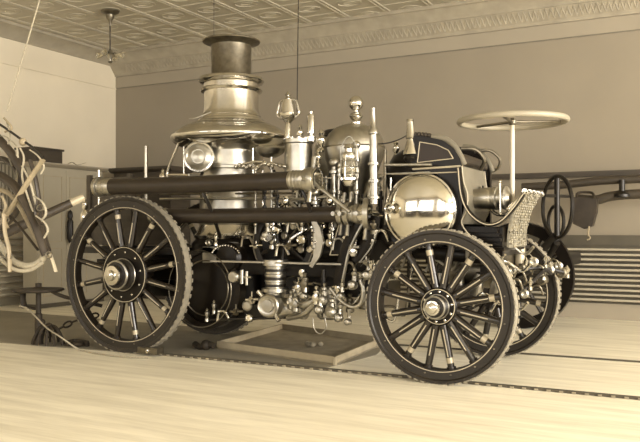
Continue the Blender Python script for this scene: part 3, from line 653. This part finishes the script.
# kick panel under the seat front, bellied
pts = []
m = MB()
pf = [(-1.735, 1.62), (-1.72, 1.50), (-1.69, 1.40), (-1.70, 1.28), (-1.735, 1.18)]
for i in range(4): m.prism([(pf[i][0], Ys, pf[i][1]), (pf[i+1][0], Ys, pf[i+1][1]), (pf[i+1][0]-.02, Ys, pf[i+1][1]), (pf[i][0]-.02, Ys, pf[i][1])], (0, .62, 0))
kick = part('kick_panel', M['greypanel'], m, seat)
for yy in (Ys-.01, Ys+.62):
    part('panel_bead', M['stripe'], MB().tube([(x+.002, yy, z) for x, z in pf]+[(-1.62, yy, 1.05), (-1.50, yy, 1.02)], .005, n=6), seat)
# U shaped cradle with pinstripe
for yy in (5.60, 5.98):
    pts = ([(-1.751, 5.58, 1.605), (-1.728, 5.58, 1.4), (-1.666, 5.58, 1.263), (-1.551, 5.58, 1.18), (-1.439, 5.58, 1.194), (-1.336, 5.58, 1.296), (-1.263, 5.58, 1.398)] if yy < 5.8 else [(-1.687, 5.98, 1.486), (-1.662, 5.98, 1.374), (-1.582, 5.98, 1.269), (-1.494, 5.98, 1.26), (-1.439, 5.98, 1.315)])
    m = MB().tube(pts, .03, n=8, flat=.5, up=(0, 1, 0)); m.mat(1).tube([Vector(p)+Vector((0, -.028, 0)) for p in pts], .005, n=5)
    part('cradle', [M['paint'], M['stripe']], m)
# engine housing: ribs beneath the cradle
m = MB()
for k in range(5): m.box((-1.82+.01*k, 5.62, .98+k*.034), (-1.42-.012*k, 6.50, 1.005+k*.034))
m.box((-1.78, 5.66, .94), (-1.44, 6.46, 1.16))
part('leaf_spring', M['paint'], m)
part('spring_shackle', M['steel'], MB().box((-1.70, 5.58, .90), (-1.66, 5.64, 1.0)).box((-1.63, 5.58, .92), (-1.60, 5.64, .99)))
# searchlight like cylinder in front of the seat
c = Vector((-1.472, 5.8, 1.38)); 
m = MB().lathe(c, (1, -.15, 0), [(.05, -.30), (.075, -.28), (.085, -.10), (.075, -.08), (.09, -.07), (.09, -.04), (.075, -.03), (.075, .0), (.09, .01), (.09, .03), (.05, .04), (.03, .06), (0, .06)], 28)
part('crank_drum', M['brushed'], m)
part('crank_bar', M['nickel'], MB().cyl(c+Vector((.0, -.09, -.115)), c+Vector((0, -.09, .115)), .009, n=8).ball(c+Vector((0, -.09, .12)), .014, 8).ball(c+Vector((0, -.09, -.12)), .014, 8))
# steering column and wheel
sc_ = Vector((-1.43, 5.92, 0))
colm = part('steering_column', M['white'], MB().cyl((-1.43, 5.92, 1.22), (-1.43, 5.92, 1.985), .019, .017, n=14), E, 'cream painted steering column')
m = MB().torus((-1.43, 5.92, 1.98), (.0, 0, 1), .405, .023, 72, 12)
sw = part('steering_wheel', M['rimwood'], m, E, 'large cream rimmed horizontal steering wheel')
for a in (.55, .55+PI*.66, .55+PI*1.33):
    part('wheel_spoke', M['steel'], MB().tube([(-1.43, 5.92, 1.975), (-1.43+.40*math.cos(a), 5.92+.40*math.sin(a), 1.98)], .011, n=8), sw)
part('wheel_hub', M['steel'], MB().lathe((-1.43, 5.92, 1.95), (0, 0, 1), [(.02, 0), (.03, .01), (.03, .035), (.02, .045), (.012, .055)], 16), sw)
# ornate curved footboard
def dash(yA, yB, off):
    prof = [(p[0], p[2]) for p in ((-1.294, 5.75, 1.416), (-1.324, 5.75, 1.375), (-1.361, 5.75, 1.301), (-1.391, 5.75, 1.218), (-1.407, 5.75, 1.135), (-1.414, 5.75, 1.059), (-1.414, 5.75, 0.999))]
    m = MB()
    for i in range(len(prof)-1):
        (x0, z0), (x1, z1) = prof[i], prof[i+1]
        m.prism([(x0, yA, z0), (x1, yA, z1), (x1-off, yA, z1-off*.3), (x0-off, yA, z0-off*.3)], (0, yB-yA, 0))
    return m, prof
m, prof = dash(5.75, 6.32, .018)
rnd = random.Random(8)
for i in range(6):
    for q in (0, .25, .5, .75):
        xx = prof[i][0]+(prof[i+1][0]-prof[i][0])*q; zz = prof[i][1]+(prof[i+1][1]-prof[i][1])*q
        for j in range(8):
            yy = 5.79+.066*j+(.03 if i % 2 else 0)
            if rnd.random() < .8: m.ball((xx+.004, min(yy, 6.29), zz), rnd.uniform(.008, .014), 6)
fb = part('footboard', M['tread_iron'], m, E, 'curved pale footboard with embossed tread pattern')
for zz, xx in ((1.03, prof[6][0]), (1.06, prof[5][0]), (1.12, prof[5][0])): part('cross_strip', M['nickel'], MB().cyl((xx+.004, 5.75, zz), (xx+.004, 6.32, zz), .006, n=6), fb)
fx_ = prof[0][0]; m = MB().cyl((fx_, 5.72, 1.425), (fx_, 6.36, 1.425), .014)
for yy in (5.74, 5.9, 6.05, 6.2, 6.34): m.torus((fx_, yy, 1.425), (0, 1, 0), .018, .005, 16, 6)
part('foot_rail', M['nickel'], m, fb)
part('pedal_arm', M['nickel'], MB().cyl((-1.404, 5.68, 1.292), (-1.283, 5.7, 1.418), .012, n=8).ball((-1.404, 5.68, 1.292), .017, 8))
part('spring_tube', M['gilt'], MB().lathe((-1.459, 6.3, 0.82), (0, 0, 1), [(.042, 0), (.042, .17), (.036, .18)], 20))
# front end hardware between the wheels
m = MB().box((-1.60, 5.62, .78), (-1.50, 6.62, .86)); part('front_crossmember', M['paint'], m)
for yy in (5.66, 6.42): part('front_rail', M['paint'], MB().box((-1.9, yy, .93), (-1.60, yy+.06, 1.0)))
for (c_, r_, a_) in [((-1.32, 6.45, 0.717), .045, (0, -1, 0)), ((-1.404, 6.2, 0.681), .03, (0, -1, 0)), ((-1.186, 6.6, 0.771), .045, (0, -1, 0)), ((-1.405, 6.1, 0.839), .03, (0, -1, 0))]:
    m = MB().lathe(c_, a_, [(r_, -.10), (r_, 0), (r_*.7, .006), (r_*.6, -.01), (0, -.01)], 24); part('tow_eye', M['steel'], m)
part('front_beam', M['iron'], MB().tube([(-1.456, 6.15, 0.795), (-1.367, 6.25, 0.825), (-1.277, 6.4, 0.82), (-1.169, 6.55, 0.783)], .024, n=10, flat=.8))
part('front_beam', M['iron'], MB().tube([(-1.4, 6.15, 0.652), (-1.343, 6.25, 0.72), (-1.257, 6.3, 0.809), (-1.22, 6.35, 0.775)], .018, n=8))
for i, (c_, s_) in enumerate([((-1.445, 5.97, 0.82), 0.69), ((-1.411, 6.06, 0.769), 0.65), ((-1.374, 6.14, 0.862), 0.56), ((-1.338, 6.23, 0.875), 0.85), ((-1.311, 6.29, 0.808), 0.50), ((-1.271, 6.37, 0.871), 0.70), ((-1.249, 6.42, 0.804), 0.86), ((-1.227, 6.47, 0.851), 0.53), ((-1.354, 6.19, 0.699), 0.72), ((-1.385, 6.12, 0.623), 0.75), ((-1.321, 6.26, 0.647), 0.52), ((-1.283, 6.35, 0.773), 0.65), ((-1.197, 6.53, 0.833), 0.78), ((-1.431, 6.01, 0.709), 0.68), ((-1.142, 6.63, 0.779), 0.79)]):
    c = Vector(c_)
    if i % 3 == 0: m = MB().lathe(c, (.2, -1, 0), [(.02*s_, -.06), (.045*s_, -.04), (.05*s_, -.01), (.03*s_, .0), (0, -.006)], 16)
    elif i % 3 == 1: m = MB().tube([c+Vector((-.05, 0, -.04)), c+Vector((-.02, 0, .03)), c+Vector((.03, 0, .03)), c+Vector((.05, .03, -.04))], .014*s_, n=8)
    else: m = MB().lathe(c, (0, 0, 1), [(.03*s_, -.05), (.03*s_, -.02), (.018*s_, -.01), (.035*s_, .02), (.015*s_, .045), (0, .06)], 12)
    part('steering_joint', M[('brushed', 'steel', 'nickel')[i % 3]], m)
part('motor', M['steel'], MB().lathe((-1.75, 6.1, .80), (1, 0, 0), [(.10, -.25), (.14, -.22), (.14, .2), (.10, .24), (.04, .26)], 28).box((-1.9, 5.9, .86), (-1.5, 6.35, .95)))
for k in range(4): part('cylinder', M['brushed'], MB().lathe((-2.05+.16*k, 5.95, .62), (.25, -.2, 1), [(.05, 0), (.055, .03), (.05, .05), (.055, .08), (.05, .10), (.03, .18)], 16))
for k in range(8):
    rr = random.Random(20+k); x_ = rr.uniform(-2.25, -1.5); z_ = rr.uniform(.45, .95); yv = rr.uniform(5.65, 6.0)
    part('pipe', M[('nickel', 'brushed')[k % 2]], MB().tube([(x_, yv, z_), (x_+.08, yv, z_+.10), (x_+.2, yv+.05, z_+.02), (x_+.28, yv, z_+.08)], .012, n=8))

# ================================================================== THINGS CARRIED BY THE ENGINE
def hose(x0, x1, Y, z, r, lab, big=False):
    t = empty('suction_hose', ((x0+x1)/2, Y, z), lab, 'hose', 'suction hoses along the near side of the engine')
    part('hose_body', M['hose'], MB().tube([(x0, Y, z), (x0*.7+x1*.3, Y, z-.006), (x0*.3+x1*.7, Y, z-.004), (x1, Y, z)], r, n=24, smooth=6), t)
    for (xx, s_) in ((x0, -1), (x1, 1)):
        m = MB().lathe((xx-s_*.05, Y, z), (s_, 0, 0), [(r*.98, 0), (r*1.06, .01), (r*1.06, .13), (r*1.0, .14)], 32)
        for q in (.03, .06, .09, .12): m.torus((xx-s_*.05+s_*q, Y, z), (1, 0, 0), r*1.06, .004, 32, 5)
        cp = part('coupling', M['brushed'], m, t)
        m = MB().lathe((xx+s_*.09, Y, z), (s_, 0, 0), [(r*.95, 0), (r*1.25, .005), (r*1.28, .02), (r*1.25, .04), (r*1.0, .045), (r*.9, .045), (r*.85, -.02)], 32)
        part('coupling_ring', M['brushed'], m, cp)
        if big and s_ > 0:
            for (dx, sc2, tl) in (((-.03, 1.4, 0), (.03, 1.45, 0), (.19, 1.95, .25)) if x1 > -2.9 else ((.14, 1.35, .2),)):
                cc = Vector((xx+dx, Y, z)); m = MB().ring(cc, (1, tl, 0), [(r*sc2*.78, -.02), (r*sc2, -.02), (r*sc2, .02), (r*sc2*.78, .02)], 36)
                for a in (PI/2+.25, -PI/2+.25, PI, 0):
                    e = Vector((0, -math.cos(a), math.sin(a))); m.cyl(cc+e*r*sc2*.95, cc+e*(r*sc2+.085), .014, .018, n=8)
                part('coupling_ring', M['brushed'], m, cp)
            m = MB().lathe((xx+.09, Y, z), (1, 0, 0), [(r*1.1, 0), (r*1.15, .06), (r*1.2, .11), (r*1.05, .11), (r*.9, .02)], 32); part('swivel', M['nickel'], m, cp)
        for a in (PI/2, -PI/2, PI, 0):
            e = Vector((0, -math.cos(a)*1, math.sin(a))); c = Vector((xx+s_*.11, Y, z))
            if s_ > 0 and not big: part('lug', M['nickel'], MB().cyl(c+e*r*1.1, c+e*(r*1.1+.075)+Vector((.01, 0, 0)), .011, .015, n=8), cp)
    return t
hose(-4.97, -2.99, 5.26, 1.53, .074, 'dark rubber suction hose, the upper of two strapped along the engine side', True)
hose(-4.55, -2.68, 5.53, 1.263, .066, 'dark rubber suction hose, the lower of two strapped along the engine side', True)
# big open coupling ring at the lower hose end
def play_pipe(base, top, r0, r1, lab, flare=None):
    base = Vector(base); top = Vector(top); L_ = (top-base).length
    t = empty('play_pipe', base, lab, 'nozzle')
    part('barrel', M['brushed'], MB().lathe(base, top-base, [(r0*1.0, 0), (r0*1.05, L_*.2), (r0, L_*.45), (r0*.95, L_*.72)], 24), t)
    part('tip', M['brushed'], MB().lathe(base, top-base, [(r0*.95, L_*.72), (r0*1.3, L_*.73), (r0*1.3, L_*.76), (r0*.8, L_*.79), (r1, L_*.97), (r1*1.15, L_*.98), (r1*1.1, L_)], 24), t)
    for q in (.05, .22, .40): part('band', M['brushed'], MB().lathe(base+(top-base)*q, top-base, [(r0, 0), (r0*1.45, .005), (r0*1.45, .022), (r0, .027)], 24), t)
    return t
play_pipe((-2.383, 5.42, 1.337), (-2.391, 5.42, 2.084), .031, .016, 'tall bright hose nozzle standing upright beside the lantern on the engine')
t = empty('hose_nozzle', (-2.153, 5.62, 1.748), 'short bright tapered hose nozzle behind the rear corner of the seat', 'nozzle')
part('tip', M['nickel'], MB().lathe((-2.153, 5.62, 1.748), (-.03, 0, 1), [(.065, -.02), (.055, .02), (.034, .08), (.032, .10), (.04, .11), (.036, .12), (.026, .24), (.03, .245), (.026, .26)], 24), t)
part('base', M['iron'], MB().lathe((-2.153, 5.62, 1.717), (0, 0, -1), [(.05, 0), (.06, .02), (.04, .05)], 20), t)
# slack cord between nozzles
tag(MB().tube([(-2.384, 5.5, 1.811), (-2.298, 5.5, 1.815), (-2.215, 5.5, 1.834), (-2.168, 5.55, 1.868)], .005, n=6).build('cord', M['iron']), 'thin dark cord sagging between the two upright nozzles', 'cord')
# lantern
lb = Vector((-2.579, 5.38, 1.519)); s = 0.0079
t = empty('lantern', lb, 'bright wire caged railway lantern hanging on the engine left of the tall nozzle', 'lantern')
part('font', M['nickel'], MB().lathe(lb, (0, 0, 1), [(4*s, -5*s), (6*s, -3*s), (7*s, 0), (9*s, 1*s), (9*s, 3*s), (6*s, 5*s)], 24), t)
part('globe', M['clear'], MB().lathe(lb, (0, 0, 1), [(5*s, 4*s), (7.2*s, 9*s), (7.2*s, 17*s), (5*s, 24*s)], 24), t)
part('burner', M['brushed'], MB().lathe(lb, (0, 0, 1), [(3*s, 3*s), (3.5*s, 7*s), (1.5*s, 9*s), (0, 10*s)], 16), t)
part('cap', M['nickel'], MB().lathe(lb, (0, 0, 1), [(6.5*s, 22*s), (7*s, 25*s), (6*s, 28*s), (4*s, 29*s), (4*s, 32*s), (5.5*s, 33*s), (4*s, 36*s), (0, 37*s)], 24), t)
m = MB()
for k in range(8):
    a = k*PI/4; e = Vector((math.cos(a), math.sin(a), 0)); m.tube([lb+e*9*s+Vector((0,0,1*s)), lb+e*9.5*s+Vector((0,0,12*s)), lb+e*7*s+Vector((0,0,26*s))], .004, n=5)
for q in (8, 14, 20): m.torus(lb+Vector((0, 0, q*s)), (0, 0, 1), (9.4 if q < 20 else 8.6)*s, .0035, 24, 5)
part('cage', M['brushed'], m, t)
part('bail', M['brushed'], MB().tube([lb+Vector((-9*s, 0, 20*s)), lb+Vector((-9*s, 0, 32*s)), lb+Vector((-3*s, 0, 43*s)), lb+Vector((3*s, 0, 43*s)), lb+Vector((9*s, 0, 32*s)), lb+Vector((9*s, 0, 20*s))], .004, n=6), t)

# ================================================================== ON THE FLOOR
# drip tray
q = [Vector((-4.23, 5.92, 0)), Vector((-2.84, 5.66, 0)), Vector((-2.93, 6.90, 0)), Vector((-4.36, 7.35, 0))]
t = empty('drip_tray', (-3.6, 6.4, 0), 'shallow square wooden drip tray on the floor beneath the engine', 'tray')
part('tray_floor', M['traywood'], MB().prism([p+Vector((0, 0, .006)) for p in q], (0, 0, .012)), t)
for i in range(4):
    a, b_ = q[i], q[(i+1) % 4]; d = (b_-a).normalized(); nn = Vector((-d.y, d.x, 0))*.022
    part('side_board', M['trayedge'], MB().prism([a, b_, b_+nn, a+nn], (0, 0, .075)), t)
rnd = random.Random(2); c = Vector((-3.43, 6.33, .018)); m = MB()
for k in range(7): m.ball(c+Vector((rnd.uniform(-.07, .07), rnd.uniform(-.05, .05), .03)), rnd.uniform(.022, .036), 10, .8)
tag(m.build('rag', M['rag']), 'crumpled pale rag lying in the drip tray', 'rag')
# wheel stop
t = empty('wheel_chock', (-4.55, 5.35, .018), 'small metal wheel stop block on the rail at the rear wheel', 'chock')
part('body', M['steel'], MB().box((-4.66, 5.30, .018), (-4.44, 5.40, .075)), t)
part('rivet', M['nickel'], MB().lathe((-4.54, 5.30, .045), (0, -1, 0), [(.018, 0), (.018, .01), (.008, .014)], 12), t)

# iron stand left of the rear wheel
sx, sy = -5.95, 5.33
t = empty('iron_stand', (sx, sy, 0), 'low iron stand with a round top on one leg left of the rear wheel', 'stand')
part('top', M['rust'], MB().lathe((sx, sy, .515), (0, 0, 1), [(.05, 0), (.22, .008), (.245, .02), (.24, .035), (.10, .04), (.03, .055), (.03, .09), (0, .095)], 32), t)
part('leg', M['rust'], MB().lathe((sx, sy, 0), (0, 0, 1), [(.05, 0), (.045, .02), (.036, .03), (.036, .30), (.026, .31), (.026, .52)], 16), t)
part('bracket', M['rust'], MB().tube([(sx-.21, sy, .54), (sx-.22, sy, .45), (sx-.20, sy, .36)], .035, n=8, flat=.5).tube([(sx-.20, sy, .37), (sx-.05, sy, .35), (sx, sy, .36)], .014, n=8), t)
part('arm', M['rust'], MB().tube([(sx+.16, sy, .54), (sx+.30, sy+.05, .48), (sx+.55, sy+.30, .38)], .018, n=8), t)
# chain to the wheel
def chain(pts, lw, lab, name='chain'):
    P_ = [Vector(p) for p in pts]; m = MB(); tot = []; seg = []
    for a, b_ in zip(P_, P_[1:]):
        nn = max(1, int((b_-a).length/(lw*1.5)))
        for k in range(nn): tot.append((a+(b_-a)*(k+.5)/nn, (b_-a).normalized()))
    for i, (c, d) in enumerate(tot):
        _, u, v = frame(d); s1 = u if i % 2 else v
        ring = [c+d*lw*math.cos(t_*PI/5)*1.0+s1*lw*.55*math.sin(t_*PI/5) for t_ in range(10)]
        m.tube(ring, lw*.22, n=6, smooth=1, closed=True)
    return tag(m.build(name, M['rust']), lab, 'chain')
chain([(-5.98, 5.42, .05), (-5.90, 5.50, .12), (-5.78, 5.60, .20), (-5.66, 5.66, .25), (-5.5, 5.68, .28)], .045, 'heavy rusty chain running up from the iron stand toward the rear wheel')
m = MB(); rnd = random.Random(6); c = Vector((-5.84, 5.36, .02))
for k in range(11):
    a = k*2*PI/11; e = Vector((math.cos(a)*rnd.uniform(.13, .2), math.sin(a)*rnd.uniform(.10, .16), 0))
    m.tube([c+Vector((0, 0, .17)), c+e*.5+Vector((0, 0, .15)), c+e*.9+Vector((0, 0, .05)), c+e-Vector((0, 0, .01))], .014, n=6)
m.ball(c+Vector((0, 0, .16)), .04, 10); m.ball(c+Vector((-.09, .0, .2)), .03, 10)
tag(m.build('floor_grapple', M['rust']), 'rusty spidery iron claw fitting on the floor beside the stand', 'grapple')
tag(MB().tube([(-5.58, 5.345, 0.02), (-5.574, 5.455, 0.025), (-5.401, 5.439, 0.02)], .045, n=8, flat=.45, up=(0,0,1)).ball((-5.485, 5.393, 0.03), .06, 10, .5).build('leather_scrap', M['rust']), 'flat dark lump on the floor between the iron claw and the rear wheel', 'scrap')
tag(MB().tube([(-6.118, 5.25, 0.38), (-6.006, 5.25, 0.355), (-5.839, 5.2, 0.291), (-5.637, 5.15, 0.203), (-5.388, 5.1, 0.132), (-5.282, 5.219, 0.012), (-4.963, 5.146, 0.01), (-4.653, 5.13, 0.01), (-4.438, 5.184, 0.01)], .008, n=6).build('rope', M['rope']), 'thin pale rope sagging from the iron stand to the wheel stop', 'rope')
tag(MB().tube([(-4.433, 5.85, 0.043), (-4.336, 5.8, 0.029), (-4.256, 5.8, 0.063), (-4.175, 5.8, 0.05)], .03, n=8).ball((-4.267, 5.8, 0.052), .05, 10).build('iron_clamp', M['rust']), 'rusty iron clamp lying on the floor behind the rear wheel', 'clamp')

# ================================================================== HANGING HARNESS
Yh = 3.55
t = empty('horse_harness', (-4.09, 3.55, 1.303), 'leather horse harness with collar and straps hanging from the ceiling at the left edge', 'harness')
part('suspension_cord', M['rope'], MB().tube([(-4.262, 3.55, 1.934), (-3.959, 3.55, 2.635), (-3.35, 3.55, 4.05)], .005, n=6), t)
part('hanger_rod', M['iron'], MB().tube([(-4.371, 3.55, 1.873), (-4.253, 3.55, 1.812), (-4.118, 3.55, 1.737), (-3.986, 3.55, 1.664), (-3.913, 3.55, 1.608)], .009, n=6), t)
part('knob', M['pale_leather'], MB().ball((-4.108, 3.55, 1.723), .027, 12).tube([(-4.292, 3.55, 1.895), (-4.214, 3.55, 1.823), (-4.282, 3.55, 1.8)], .008, n=6), t)
part('collar', M['leather'], MB().tube([(-4.411, 3.55, 1.807), (-4.272, 3.55, 1.698), (-4.175, 3.55, 1.606), (-4.09, 3.55, 1.483), (-4.024, 3.55, 1.335), (-3.95, 3.55, 1.15), (-3.876, 3.55, 0.98)], lambda q: .035-.008*q, n=12, flat=.8), t)
part('collar', M['leather'], MB().tube([(-4.287, 3.45, 1.523), (-4.171, 3.45, 1.479), (-4.058, 3.45, 1.411), (-3.965, 3.45, 1.305), (-3.874, 3.45, 1.163), (-3.785, 3.45, 0.972)], lambda q: .045-.014*q, n=12, flat=.7), t)
part('collar', M['pale_leather'], MB().tube([(-4.391, 3.55, 1.423), (-4.233, 3.55, 1.379), (-4.118, 3.55, 1.27), (-4.014, 3.55, 1.124), (-3.913, 3.55, 0.993)], .017, n=10), t)
part('hame', M['rope'], MB().tube([(-4.205, 3.4, 1.098), (-4.129, 3.4, 1.02), (-4.036, 3.4, 0.944), (-3.908, 3.4, 0.908), (-3.834, 3.43, 0.928), (-3.776, 3.45, 0.985)], .021, n=10), t)
part('hame', M['rope'], MB().tube([(-4.168, 3.37, 0.994), (-4.074, 3.37, 0.931), (-3.964, 3.37, 0.883), (-3.872, 3.4, 0.884), (-3.789, 3.43, 0.935)], .013, n=10), t)
for pts, r_, mt in [([(-3.789, 3.43, 1.58), (-3.924, 3.43, 1.445), (-4.053, 3.43, 1.306), (-4.137, 3.43, 1.215)], .022, 'pale_leather'),
                ([(-4.166, 3.55, 1.672), (-4.166, 3.55, 1.505), (-4.185, 3.55, 1.392)], .010, 'rope'), ([(-4.06, 3.5, 1.558), (-3.986, 3.5, 1.45), (-3.93, 3.5, 1.299)], .009, 'rope'),
                ([(-4.05, 3.35, 1.24), (-4.041, 3.35, 1.124), (-4.004, 3.35, 1.01), (-3.995, 3.35, 0.87)], .016, 'pale_leather'),
                ([(-3.749, 3.45, 0.986), (-3.723, 3.45, 0.936), (-3.697, 3.45, 0.873)], .014, 'gilt'),
                ([(-3.892, 3.45, 1.355), (-3.811, 3.45, 1.309), (-3.785, 3.45, 1.239), (-3.838, 3.45, 1.188)], .010, 'rope'),
                ([(-3.834, 3.43, 1.328), (-3.852, 3.43, 1.239), (-3.798, 3.43, 1.163)], .014, 'leather'),
                ([(-4.391, 3.55, 1.752), (-4.292, 3.55, 1.773), (-4.175, 3.55, 1.7), (-4.156, 3.55, 1.618)], .008, 'rope')]:
    part('strap', M[mt], MB().tube(pts, r_, n=8, flat=.45), t)
part('collar', M['leather'], MB().tube([(-4.473, 3.6, 1.636), (-4.332, 3.6, 1.616), (-4.215, 3.6, 1.53), (-4.176, 3.6, 1.393), (-4.234, 3.6, 1.259), (-4.352, 3.6, 1.164), (-4.453, 3.6, 1.122)], .026, n=10, flat=.7), t)
part('trace', M['leather'], MB().tube([(-4.156, 3.65, 1.613), (-4.099, 3.65, 1.475), (-4.061, 3.65, 1.305), (-3.968, 3.6, 1.123), (-3.867, 3.55, 1.007)], .018, n=8, flat=.5), t)
for pts, r_, mt in [([(-4.272, 3.55, 1.88), (-4.233, 3.55, 1.777), (-4.262, 3.55, 1.677), (-4.214, 3.55, 1.567)], .007, 'rope'), ([(-4.02, 3.45, 1.669), (-3.984, 3.45, 1.603), (-4.002, 3.45, 1.487), (-3.956, 3.45, 1.369), (-3.901, 3.45, 1.253)], .008, 'rope'),
                ([(-3.929, 3.45, 1.652), (-3.856, 3.45, 1.61), (-3.803, 3.45, 1.544), (-3.829, 3.45, 1.494)], .008, 'rope'), ([(-4.117, 3.39, 1.357), (-4.08, 3.39, 1.292), (-4.108, 3.39, 1.228), (-4.061, 3.39, 1.15)], .012, 'pale_leather'),
                ([(-3.829, 3.41, 1.226), (-3.758, 3.41, 1.188), (-3.723, 3.41, 1.137), (-3.758, 3.41, 1.087)], .009, 'rope'), ([(-4.248, 3.45, 1.283), (-4.114, 3.45, 1.229), (-3.984, 3.45, 1.124), (-3.856, 3.45, 1.009)], .012, 'leather')]:
    part('strap', M[mt], MB().tube(pts, r_, n=8, flat=.5), t)
for c_ in ((-4.104, 3.41, 1.202), (-3.816, 3.43, 1.277), (-3.737, 3.43, 0.98), (-4.067, 3.45, 1.378), (-4.004, 3.35, 0.972)):
    part('buckle', M['steel'], MB().torus(c_, (.5, -1, .3), .020, .005, 20, 6), t)
a = Vector((-4.556, 3.65, 1.065)); b_ = Vector((-4.11, 4.1, 1.376)); 
part('pole', M['leather'], MB().cyl(a, a+(b_-a)*.86, .038, .030, n=16), t)
part('pole_tip', M['gilt'], MB().cyl(a+(b_-a)*.86, b_, .031, .027, n=16), t, 'bright pole tip')

# ================================================================== SECOND WAGON BEHIND, RIGHT
V = empty('hose_wagon', (-1.7, 8.95, 0), 'dark wagon with an upright hoop wheel parked behind the engine, right', 'wagon')
vw = Vector((-2.03, 8.75, .61))
m = MB().ring((0, 0, 0), (0, -1, 0), [(.48, .045), (.60, .045), (.61, 0), (.60, -.045), (.48, -.045)], 56)
w3 = m.build('wagon_wheel', [M['paint']], V, local=True); w3.location = vw-W[V.name]
for k in range(12):
    a = 2*PI*k/12; e = Vector((math.cos(a), 0, math.sin(a)))
    MB().cyl(e*.08, e*.5, .026, .02, n=8).build('spoke', M['spoke'], w3, local=True)
MB().lathe((0, .08, 0), (0, -1, 0), [(.09, 0), (.10, .06), (.07, .16), (.04, .2), (0, .21)], 20).build('hub', M['iron'], w3, local=True)
part('axle', M['iron'], MB().cyl((vw.x, vw.y, .61), (vw.x, vw.y+1.0, .61), .035), V)
part('wagon_bed', M['paint'], MB().box((-3.2, 8.85, .72), (-1.5, 9.65, .86)), V)
hc = Vector((-1.569, 8.5, 1.378)); 
part('hand_wheel', M['iron'], MB().torus(hc, (.79, .61, 0), .335, .022, 48, 8).cyl(hc+Vector((.0, 0, .33)), hc+Vector((0, 0, -.36)), .03, n=10).cyl(hc+Vector((-.10, -.15, .12)), hc+Vector((.10, .15, .12)), .018, n=8), V)
part('hand_wheel', M['iron'], MB().torus(hc+Vector((-.05, .2, -.16)), (.79, .61, 0), .18, .02, 40, 8), V)
part('wheel_post', M['iron'], MB().cyl((-1.569, 8.5, 0.987), (-1.756, 8.8, 0.765), .035, n=10).cyl((-1.58, 8.5, 1.063), (-1.902, 8.7, 0.766), .045, n=10).cyl((-1.902, 8.7, 0.766), (-2.0, 8.9, .80), .03, n=8), V)
# poles carried over the wagon
def bar(pts, r_, lab, mt='wood'):
    return tag(MB().tube(pts, r_, n=12).build('wooden_shaft', M[mt]), lab, 'shaft', 'wooden shafts behind the engine')
tag(MB().box((-3.4, YB-.12, 1.80), (3.0, YB-.0, 1.865)).build('wall_shelf_rail', M['wood']), 'long dark wooden rail running along the back wall above the shafts', 'rail')
sh = bar([(-2.198, 9.6, 1.664), (-1.736, 9.6, 1.677), (-1.272, 9.6, 1.713), (-0.83, 9.6, 1.723), (-0.304, 9.6, 1.73)], .05, 'tapered dark shaft just below the long wall rail')
sh2 = bar([(-1.517, 9.55, 1.5), (-1.311, 9.55, 1.484), (-1.132, 9.55, 1.528), (-0.825, 9.55, 1.546), (-0.302, 9.55, 1.546)], .058, 'curved dark shaft below the tapered one, hung by an iron bracket')
tag(MB().cyl((-1.018, 9.52, 1.713), (-1.018, 9.52, 1.525), .035, n=10).lathe((-1.018, 9.52, 1.584), (0, 0, -1), [(.04, 0), (.09, .04), (.09, .07), (.04, .08)], 16).build('shaft_bracket', M['iron']), 'short iron bracket joining the two shafts near the right edge', 'bracket')
m = MB(); bb = [(-1.556, 9.3, 1.516), (-1.266, 9.3, 1.487), (-1.277, 9.3, 1.336), (-1.321, 9.3, 1.173), (-1.41, 9.3, 1.138), (-1.534, 9.3, 1.197), (-1.568, 9.3, 1.362)]
t = empty('leather_bag', (-1.429, 9.35, 1.327), 'worn dark leather bag hanging from the curved shaft', 'bag')
part('body', M['leather'], MB().prism(bb, (0, .16, 0)), t)
part('strap', M['pale_leather'], MB().tube([(-1.351, 9.28, 1.173), (-1.362, 9.28, 1.08), (-1.34, 9.28, 1.034), (-1.374, 9.28, 1.01)], .010, n=6), t)
part('strap', M['leather'], MB().tube([(-1.505, 9.4, 1.483), (-1.509, 9.5, 1.57), (-1.349, 9.5, 1.567), (-1.313, 9.4, 1.479)], .016, n=6), t)

# wires from the ceiling to the engine
tag(MB().cyl((-3.40, 6.05, 4.17), (-3.343, 5.9, 2.186), .004, n=6).build('ceiling_wire', M['iron']), 'thin dark wire from the ceiling to the ornament on the engine', 'wire')
tag(MB().cyl((-4.32, 6.0, 4.17), (-4.32, 6.0, 2.94), .003, n=6).build('ceiling_wire', M['iron']), 'thin dark wire from the ceiling to the smokestack rim', 'wire')
